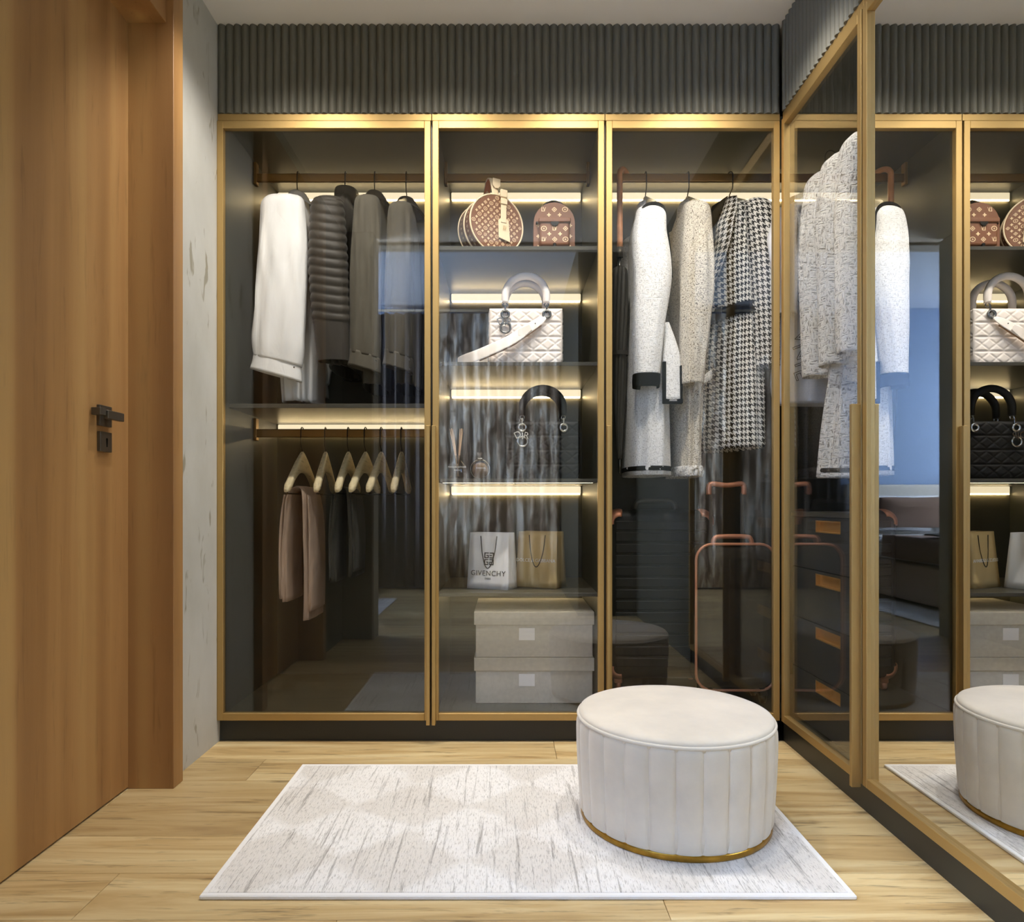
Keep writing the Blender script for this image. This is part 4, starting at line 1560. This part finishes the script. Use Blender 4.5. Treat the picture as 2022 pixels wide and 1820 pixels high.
def arch(w_, h_, z0=0.0, n=14, rb=0.012):
    pts = [(-w_ + rb, z0), (w_ - rb, z0), (w_, z0 + rb)]
    for i in range(n + 1):
        a = PI * i / n
        pts.append((w_ * math.cos(a), h_ - w_ + w_ * math.sin(a)))
    pts.append((-w_, z0 + rb))
    return pts


MB().prism(arch(Wb, Hb), front(0, -0.045, 0), -0.09).build('body', MONOBROWN, t, world=False)
bm_ = monogram(MB(), front(0, -0.0456, 0.0955), lambda x, y, s: (abs(x) < Wb - 0.008 and -0.094 < y < Hb - Wb - 0.0955) or (math.hypot(x, y - (Hb - Wb - 0.0955)) < Wb - 0.011 and y > Hb - Wb - 0.0955), Wb, Hb, 0.041, 0.0095)
bm_.build('monogram_print', MONOINK, t, world=False)
pk = MB().box(-0.058, 0.058, -0.068, -0.044, 0.030, 0.128, 0.010, 3).build('front_pocket', MONOBROWN, t, world=False)
monogram(MB(), front(0, -0.0686, 0.0955), lambda x, y, s: abs(x) < 0.05 and -0.06 < y < 0.016, 0.06, 0.06, 0.041, 0.0095).build('pocket_print', MONOINK, pk, world=False)
fl = MB().box(-0.061, 0.061, -0.074, -0.044, 0.118, 0.136, 0.004, 2).build('pocket_flap', MONOBROWN, t, world=False)
MB().prism([(-0.016, 0.0), (0.016, 0.0), (0.012, -0.010), (0.004, -0.015), (-0.004, -0.015), (-0.012, -0.010)], front(0, -0.0735, 0.120), -0.004).build('clasp', BLACKLEATHER, fl, world=False)
MB().box(-0.006, 0.006, -0.072, -0.046, 0.014, 0.040, 0.002, 1).build('strap_tab', BLACKLEATHER, t, world=False)
MB().box(-0.071, -0.062, -0.054, -0.046, 0.119, 0.129, 0.002, 1).build('side_stud', BLACKLEATHER, t, world=False)
MB().tube([(-0.046, 0.0, Hb - 0.020), (-0.036, 0, Hb + 0.006), (-0.012, 0, Hb + 0.020), (0.012, 0, Hb + 0.020), (0.036, 0, Hb + 0.006), (0.046, 0, Hb - 0.020)], 1.0, 10, sub=4, flat=(0.005, 0.012, (0, 1, 0))).build('top_loop', BLACKLEATHER, t, world=False)

# ------------------------------------------------------------------ quilted handbags with arched handles


def quilt(u, v, cols=5, rows=4):
    """relief of diamonds in rows that are parted by double seams"""
    r = v * rows
    fr_ = r - math.floor(r)
    x = u * cols
    band = min(fr_, 1 - fr_)
    if band < 0.10:
        return 0.3 * min(1, band / 0.03) + 0.0
    yy = (fr_ - 0.1) / 0.8
    a = (x + yy) % 1.0
    b2 = (x - yy) % 1.0
    d = min(a, 1 - a, b2, 1 - b2)
    return min(1.0, d / 0.13) ** 0.6


def lady_bag(label, x, yb, z, leather, metal, strap, group):
    t = thing('quilted_handbag', label, 'handbag', (x, yb, z + 0.0004), 0.0, group)
    W, H, D = 0.139, 0.222, 0.055
    b = MB()
    b.box(-W + 0.004, W - 0.004, -D + 0.003, D - 0.003, 0.0, H - 0.002, 0.012, 3)
    b = b.build('body', leather, t, world=False)
    for s in (-1, 1):
        def f(u, v, s=s):
            ex = 0.012 * max(0, 1 - v * 9)
            xx = (2 * u - 1) * (W - ex)
            edge = min(1.0, min(u, 1 - u) * 14, v * 10, (1 - v) * 16) ** 0.5
            return Vector((xx * (1 if s < 0 else -1), s * (D - 0.006 + 0.006 * edge + 0.0045 * quilt(u, v) * edge), 0.002 + v * (H - 0.002)))
        MB().sheet(f, 90, 72, 0.0).build('quilted_panel', leather, t, world=False)
    for s in (-1, 1):
        def g(u, v, s=s):
            ex = 0.010 * max(0, 1 - v * 9)
            edge = min(1.0, min(u, 1 - u) * 8, v * 10, (1 - v) * 16) ** 0.5
            return Vector((s * (W - 0.005 - ex + 0.005 * edge + 0.004 * quilt(u, v, 2, 4) * edge), (2 * u - 1) * (D - 0.004) * s, 0.002 + v * (H - 0.002)))
        MB().sheet(g, 40, 72, 0.0).build('side_panel', leather, t, world=False)
    for s in (-1, 1):
        yy = s * (D - 0.012)
        pts = [(-0.079, yy, H + 0.022), (-0.079, yy, H + 0.05)]
        for i in range(1, 12):
            a = PI * i / 12
            pts.append((-0.079 * math.cos(a), yy, H + 0.05 + 0.076 * math.sin(a)))
        pts += [(0.079, yy, H + 0.05), (0.079, yy, H + 0.022)]
        hn = MB().tube(pts, [0.013, 0.0142] + [0.0142] * (len(pts) - 4) + [0.0142, 0.013], 14, sub=3).build('arched_handle', leather, t, world=False)
        for q in (-1, 1):
            MB().ring((q * 0.079, yy - 0.014 * -s * -1 if False else yy, H + 0.016), (1, 0, 0), (0, 0, 1), 0.008, 0.0024, 18, 6).build('handle_ring', metal, hn, world=False)
            MB().box(q * 0.079 - 0.003, q * 0.079 + 0.003, yy + s * 0.013, yy + s * 0.0175, H - 0.02, H + 0.012, 0.001, 1).build('handle_link', metal, hn, world=False)
            MB().ring((q * 0.079, s * (D + 0.010), H - 0.026), (1, 0, 0), (0, 0, 1), 0.0135, 0.0052, 22, 8).build('eyelet', metal, hn, world=False)
    # letter charms hang from the eyelet
    c = MB().ring((-0.078, -D - 0.014, H - 0.079), (1, 0, 0), (0, 0, 1), 0.0185, 0.0042, 28, 8).build('charm', metal, t, world=False)
    for chx, dx_, dz_, rot in (('R', 0.014, -0.058, -0.2), ('I', 0.0, -0.060, 0.0), ('D', -0.018, -0.055, 0.45)):
        M = front(-0.078 + dx_, -D - 0.020, H + dz_) @ Matrix.Rotation(rot, 4, 'Z')
        text_part(c, chx, 0.036, M, metal, name='charm_letter', depth=0.0018)
    if strap:
        # broad shoulder strap falling from the eyelet across the front to the shelf
        path = [(0.074, -D - 0.014, H - 0.040), (0.052, -D - 0.022, H - 0.055), (0.0, -D - 0.030, H - 0.090), (-0.055, -D - 0.036, H - 0.128), (-0.115, -D - 0.040, H - 0.158),
                (-0.180, -D - 0.030, H - 0.184), (-0.232, -D - 0.005, H - 0.197), (-0.262, -D + 0.03, H - 0.200)]
        wid = [0.005, 0.015, 0.019, 0.020, 0.0205, 0.021, 0.0215, 0.0205]
        rg = []
        for i, p in enumerate(path):
            a, b2 = Vector(path[max(0, i - 1)]), Vector(path[min(len(path) - 1, i + 1)])
            d = (b2 - a).normalized()
            nrm = Vector((0, -1, 0.15)).normalized()
            up = d.cross(nrm).normalized()
            rg.append((Vector(p), up * wid[i], nrm * 0.0024))
        sp_ = MB().loft(rg, n=16, sub=5, e=4).build('shoulder_strap', leather, t, world=False)
        rg2 = [(c_ + Vector((0.0, 0.006, -0.007)), u_ * 0.86, n_) for c_, u_, n_ in rg[1:6]]
        MB().loft(rg2, n=12, sub=4, e=4).build('strap_back', STRAPEDGE, sp_, world=False)
        back = [(-0.262, -D + 0.03, H - 0.200), (-0.235, -D + 0.055, H - 0.204), (-0.180, -D + 0.05, H - 0.2015), (-0.146, -D + 0.04, H - 0.190)]
        rg = [(Vector(p), Vector((0, 0, 0.0170)), Vector((0.0, 0.0024, 0))) for p in back]
        MB().loft(rg, n=16, sub=5, e=4).build('strap_return', leather, sp_, world=False)
        MB().prism([(-0.020, -0.010), (0.024, -0.018), (0.036, 0.0), (0.024, 0.018), (-0.020, 0.010)], frame((0.0, -D - 0.034, H - 0.092), Vector((-0.8, 0, -0.52)), Vector((-0.52, 0, 0.8))), -0.003).build('strap_tip', leather, sp_, world=False)
        for q in (0.010, 0.030):
            M = Vector((0.004 + q, -D - 0.0345, H - 0.087 + q * 0.66))
            o = MB().lathe([(0.0022, -0.001), (0.0022, 0.001), (0, 0.001)], (0, 0, 0), 10).build('strap_hole', INKBLACK, sp_, world=False)
            o.location = M
            o.rotation_euler = (PI / 2, 0, 0)
    return t


HBG = 'quilted handbags with arched handles'
lbx = (1038.5 - VPX) / FPX * 2.60
lady_bag('blush white quilted leather handbag with wide shoulder strap and silver charms', lbx, 2.655, SHZ[1], BLUSHLEATHER, PEWTER, True, HBG)
lbx2 = (1072 - VPX) / FPX * 2.60
lady_bag('black quilted leather handbag with bright silver letter charms', lbx2, 2.655, SHZ[2], BLACKLEATHER, SILVER, False, HBG)

# reed diffuser
dx = (904 - VPX) / FPX * 2.62
t = thing('reed_diffuser', 'clear glass reed diffuser with white lettering beside the perfume bottle', 'diffuser', (dx, 2.62, SHZ[2] + 0.0005))
MB().lathe([(0.026, 0.0), (0.0345, 0.006), (0.036, 0.03), (0.033, 0.052), (0.020, 0.066), (0.011, 0.074), (0.011, 0.090), (0.013, 0.092), (0.009, 0.092), (0.009, 0.074), (0.018, 0.064), (0.030, 0.05), (0.033, 0.03), (0.031, 0.008), (0.0, 0.005)], n=32, cap=False).build('bottle', CLEARGLASS, t, world=False)
for i, (a, b2) in enumerate(((-0.036, 0.006), (-0.027, -0.010), (-0.022, 0.012), (0.010, 0.004), (0.018, -0.008), (0.022, 0.010))):
    MB().tube([(a * 0.12 * -1, 0, 0.012), (a * 0.85, b2, 0.195)], 0.0016, 6).build('reed', REED, t, world=False)
text_part(t, 'MAISON BERGER', 0.0092, front(0, -0.0368, 0.046), INKWHITE, depth=0.0004)
text_part(t, 'PARIS', 0.0085, front(0, -0.0368, 0.034), INKWHITE, depth=0.0004)

# perfume bottle
px_ = (948 - VPX) / FPX * 2.63
t = thing('perfume_bottle', 'round clear glass perfume bottle with square cap and white lettering', 'bottle', (px_, 2.63, SHZ[2] + 0.0005))
o = MB().lathe([(0.0, -0.012), (0.028, -0.012), (0.036, -0.008), (0.0375, 0.0), (0.036, 0.008), (0.028, 0.012), (0.0, 0.012)], n=40, cap=False).build('bottle', CLEARGLASS, t, world=False)
o.rotation_euler = (PI / 2, 0, 0)
o.location = (0, 0, 0.0405)
o = MB().lathe([(0.0, -0.008), (0.029, -0.008), (0.031, 0.0), (0.029, 0.008), (0.0, 0.008)], n=32, cap=False).build('perfume', PERFUME, t, world=False)
o.rotation_euler = (PI / 2, 0, 0)
o.location = (0, 0, 0.036)
MB().ring((0, 0, 0.0405), (1, 0, 0), (0, 0, 1), 0.0365, 0.0022, 40, 8).build('silver_rim', SILVER, t, world=False)
MB().box(-0.010, 0.010, -0.010, 0.010, 0.0785, 0.084, 0.001, 1).build('neck', SILVER, t, world=False)
MB().box(-0.013, 0.013, -0.013, 0.013, 0.083, 0.105, 0.002, 2).build('cap', CLEARGLASS, t, world=False)
text_part(t, 'CHANEL', 0.0095, front(0.004, -0.0126, 0.044), INKWHITE, depth=0.0004)

# ------------------------------------------------------------------ paper bags


def paper_bag(label, x, yv, yaw, W, D, H, m, group):
    t = thing('paper_shopping_bag', label, 'paper bag', (x, yv, SHZ[3] + 0.0005), yaw, group)
    b = MB()
    tp = 0.96
    # four thin walls and a base, gussets pinched inwards at the sides
    def wall(p):
        b.sheet(lambda u, v: p(u, v), 6, 8, 0.0)
    wall(lambda u, v: Vector(((2 * u - 1) * W * (1 - (1 - tp) * v), -D + 0.022 * v, v * H)))
    wall(lambda u, v: Vector(((1 - 2 * u) * W * (1 - (1 - tp) * v), D - 0.022 * v, v * H)))
    for s in (-1, 1):
        wall(lambda u, v, s=s: Vector((s * (W * (1 - (1 - tp) * v) - 0.014 * v * (1 - abs(2 * u - 1)) * (1 if v > 0.18 else 0)), s * ((2 * u - 1) * (D - 0.022 * v)), v * H)))
    wall(lambda u, v: Vector(((2 * u - 1) * W, (1 - 2 * v) * D, 0.0008)))
    b.thick = 0.0008
    b.build('paper_body', m, t, world=False)
    for s in (-1, 1):
        yy = s * (D - 0.0225) + s * 0.003
        pts = []
        for i in range(13):
            f = i / 12
            pts.append(((f - 0.5) * W * 0.80, yy - (0.006 if s < 0 else -0.006) * 0 + s * 0.002 * 1 - s * 0.0 + s * (0.022 * (0.52 * math.sin(PI * f))), H * 0.94 - 0.57 * H * math.sin(PI * f) ** 0.62))
        MB().tube(pts, 0.0017, 6, sub=3).build('cord_handle', INKBLACK, t, world=False)
    return t


PB = 'paper shopping bags on the lowest shelf'
slope = math.atan2(0.022, 0.215)


def bagfront(x, z, D):
    return frame((x, -D + 0.022 * z / 0.215 - 0.0012, z), (1, 0, 0), (0, math.sin(slope), math.cos(slope)))


wx = (972 - VPX) / FPX * 2.66
t = paper_bag('white paper shopping bag with black cord handles and square black emblem', wx, 2.665, math.radians(-23), 0.085, 0.050, 0.216, PAPERWHITE, PB)
text_part(t, 'GIVENCHY', 0.0275, bagfront(0.002, 0.060, 0.050), INKGREY, spacing=1.12)
text_part(t, 'PARIS', 0.010, bagfront(0.002, 0.040, 0.050), INKGREY)
mb = MB()
E = 0.0185
for qx in (-1, 1):
    for qz in (-1, 1):
        M = bagfront(0.004 + qx * (E / 2 + 0.0015), 0.116 + qz * (E / 2 + 0.0035), 0.050)
        w_ = E / 2
        hh = E / 2 + 0.002
        tk = 0.0040
        rects = [(-w_, w_, hh - tk, hh), (-w_, w_, -hh, -hh + tk)]
        # outer upright, half inner upright and the tongue of each letter
        rects.append((-w_, -w_ + tk, -hh, hh) if qx < 0 else (w_ - tk, w_, -hh, hh))
        rects.append((w_ - tk, w_, -hh, 0.0) if (qx < 0) == (qz < 0) or qx < 0 else (-w_, -w_ + tk, -hh, 0.0))
        rects.append((-0.001, w_, -tk / 2, tk / 2) if qx < 0 else (-w_, 0.001, -tk / 2, tk / 2))
        for a, b_, c_, d_ in rects:
            mb.prism([(a, c_), (b_, c_), (b_, d_), (a, d_)], M, 0.0006)
mb.build('emblem', INKBLACK, t, world=False)
gx = (1069 - VPX) / FPX * 2.69
t = paper_bag('gold kraft paper shopping bag with white lettering behind the white bag', gx, 2.715, math.radians(-27), 0.086, 0.054, 0.218, PAPERGOLD, PB)
text_part(t, 'DOLCE & GABBANA', 0.0185, bagfront(-0.004, 0.105, 0.054), INKWHITE)

# ------------------------------------------------------------------ storage boxes
bw, bh = 0.2285, 0.174
for i in range(2):
    lab = ('lower beige linen storage box with lid, standing on the wardrobe floor', 'upper beige linen storage box with lid, stacked on another box')[i]
    t = thing('storage_box', lab, 'box', (0.1055, 2.78, 0.1003 + i * (bh + 0.0006)), group='lidded linen storage boxes')
    MB().box(-bw + 0.006, bw - 0.006, -0.184, 0.184, 0.0, bh - 0.012, 0.002, 1).build('box_body', BOXLINEN, t, world=False)
    MB().box(-bw, bw, -0.190, 0.190, bh - 0.050, bh, 0.002, 1).build('box_lid', BOXLINEN, t, world=False)
    h = MB().box(-0.030 - 0.028, 0.030 - 0.028, -0.1865, -0.1845, bh - 0.108, bh - 0.062).build('label_card', WHITECARD, t, world=False)

# ------------------------------------------------------------------ rug
t = thing('area_rug', 'pale grey abstract patterned rug with a white border under the pouf', 'rug', (0.047, 1.855, 0.0004))
MB().box(-0.700, 0.700, -0.361, 0.361, 0.001, 0.0095).build('rug_pile', RUGPILE, t, world=False)
mb = MB()
mb.box(-0.714, 0.714, -0.375, -0.360, 0.0, 0.009, 0.002, 1).box(-0.714, 0.714, 0.360, 0.375, 0.0, 0.009, 0.002, 1)
mb.box(-0.714, -0.699, -0.362, 0.362, 0.0, 0.009, 0.002, 1).box(0.699, 0.714, -0.362, 0.362, 0.0, 0.009, 0.002, 1)
mb.build('rug_border', RUGBORDER, t, world=False)

# ------------------------------------------------------------------ pouf
t = thing('pouf', 'round ivory velvet pouf with channelled sides and a brass base', 'pouf', (0.457, 1.864, 0.0102))
MB().lathe([(0.2505, 0.0), (0.2525, 0.003), (0.2525, 0.014), (0.2505, 0.017), (0.0, 0.017)], n=72).build('brass_base', BRASS, t, world=False)
NCH = 25
PRO = [(0.2520, 0.0165), (0.2550, 0.022), (0.2560, 0.035), (0.2585, 0.075), (0.2625, 0.140), (0.2650, 0.200), (0.2655, 0.240), (0.2645, 0.262), (0.2590, 0.2705)]
mb = MB()
nu = 12


def chan(u, v):
    k = v * (len(PRO) - 1)
    i = min(int(k), len(PRO) - 2)
    r = PRO[i][0] + (PRO[i + 1][0] - PRO[i][0]) * (k - i)
    z = PRO[i][1] + (PRO[i + 1][1] - PRO[i][1]) * (k - i)
    a = (u - 0.5) * 2 * PI / NCH
    rr_ = r - 0.0095 * (1 - math.sin(PI * u) ** 0.42) * (0.35 + 0.65 * min(1, v * 6))
    return Vector((rr_ * math.cos(a), rr_ * math.sin(a), z))


mb.sheet(chan, nu, 21)
# closing back so every channel is a solid strip
cm = mb.mesh('channel', VELVET)
MB().lathe([(0.2475, 0.0175), (0.252, 0.05), (0.252, 0.268), (0.0, 0.268)], n=64).build('core', VELVET, t, world=False)
for i in range(NCH):
    o = bpy.data.objects.new('channel', cm)
    COL.objects.link(o)
    o.parent = t
    o.rotation_euler = (0, 0, 2 * PI * (i + 0.38) / NCH)
MB().ring((0, 0, 0.2725), (1, 0, 0), (0, 1, 0), 0.2590, 0.0048, 72, 8).build('piping', PIPING, t, world=False)
MB().lathe([(0.2575, 0.262), (0.2580, 0.280), (0.2545, 0.2855), (0.245, 0.2895), (0.20, 0.2935), (0.10, 0.296), (0.0, 0.2965)], n=72).build('seat_cushion', VELVET, t, world=False)

# ------------------------------------------------------------------ bedroom seen in the glass
t = thing('bed', 'low upholstered taupe bed with a grey headboard against the daylight-tinted wall', 'bed', (-2.2, -0.9, 0))
MB().box(-3.12, -1.38, -1.86, 0.10, 0.04, 0.36, 0.03, 3).build('bed_base', BEDFABRIC, t)
MB().box(-3.25, -1.36, -1.99, -1.86, 0.0, 1.05, 0.03, 3).build('headboard', HEADFABRIC, t)
MB().box(-3.08, -1.42, -1.84, 0.05, 0.36, 0.56, 0.05, 4).build('mattress', WHITELINEN, t)


def pillow(name, label, m, loc, sx, sy, sz, tilt):
    rg = []
    for i in range(9):
        f = -1 + 2 * i / 8
        k = max(0.06, (1 - abs(f) ** 3)) ** 0.5
        rg.append((Vector((f * sx, 0, 0)), Vector((0, sy * (0.92 + 0.08 * abs(f)), 0)), Vector((0, 0, sz * k))))
    o = MB().loft(rg, n=28, sub=3, e=2.6).build(name, m)
    o.location = loc
    o.rotation_euler = (tilt, 0, 0)
    return tag(o, label, 'pillow', 'pillows on the bed')


pillow('pillow', 'white pillow leaning on the headboard on the curtain side', WHITELINEN, (-1.82, -1.74, 0.765), 0.36, 0.185, 0.075, 1.25)
pillow('pillow', 'white pillow leaning on the headboard on the window side', WHITELINEN, (-2.60, -1.74, 0.765), 0.36, 0.185, 0.075, 1.25)
pillow('pillow', 'brown pillow before the white pillow on the curtain side', BROWNLINEN, (-1.85, -1.55, 0.775), 0.34, 0.165, 0.075, 1.05)
pillow('pillow', 'brown pillow before the white pillow on the window side', BROWNLINEN, (-2.62, -1.55, 0.775), 0.34, 0.165, 0.075, 1.05)


def blanket_f(u, v):
    y = -1.15 + 1.26 * v
    a = (u - 0.5) * 2
    x = -2.25 + 0.89 * max(-1, min(1, a * 1.2))
    z = 0.574 - 0.18 * max(0, abs(a) - 0.8333) / 0.1667 + 0.004 * math.sin(9 * a + 5 * v)
    return Vector((x + 0.01 * math.copysign(max(0, abs(a) - 0.83) * 6, a), y, z))


o = MB().sheet(blanket_f, 60, 30, 0.012).build('blanket', BROWNLINEN)
tag(o, 'brown blanket spread over the bed', 'blanket')
rg = []
for i in range(9):
    f = i / 8
    rg.append((Vector((-2.2 + 0.05 * math.sin(5 * f), -0.75 + 0.5 * f, 0.606 + 0.004 * math.sin(9 * f))), Vector((0.80 - 0.1 * f, 0.12, 0)), Vector((0, 0, 0.012))))
o = MB().loft(rg, n=24, sub=3, e=4).build('throw', BLACKTHROW)
tag(o, 'black knitted throw lying across the blanket', 'throw')
o = MB().box(-3.2, -0.98, -1.2, 0.38, 0.0005, 0.012, 0.003, 1).build('bedroom_rug', RUGPILE)
tag(o, 'pale rug lying under the bed', 'rug')


def drape(label, x0, x1, m, fold=0.035):
    def f(u, v):
        x = x0 + (x1 - x0) * u
        n_ = (x1 - x0) / 0.11
        return Vector((x, -1.90 + fold * math.sin(2 * PI * n_ * u) + fold * 0.3 * math.sin(2 * PI * n_ * 2.3 * u + 1 + v), 0.02 + 2.74 * v))
    o = MB().sheet(f, int((x1 - x0) / 0.11 * 12), 4, 0.003).build('curtain', m)
    return tag(o, label, 'curtain', 'floor-length curtains')


drape('plain charcoal floor-length curtain next to the bed', -1.34, -0.74, CURTAIN)
drape('floor-length curtain printed with grey and white brush strokes', -0.74, 0.53, DRAPE, 0.005)
o = MB().tube([(-1.38, -1.90, 2.79), (0.545, -1.90, 2.79)], 0.014, 10).build('curtain_pole', LIGHTJAMB)
tag(o, 'pale pole above the floor-length curtains', 'curtain pole')
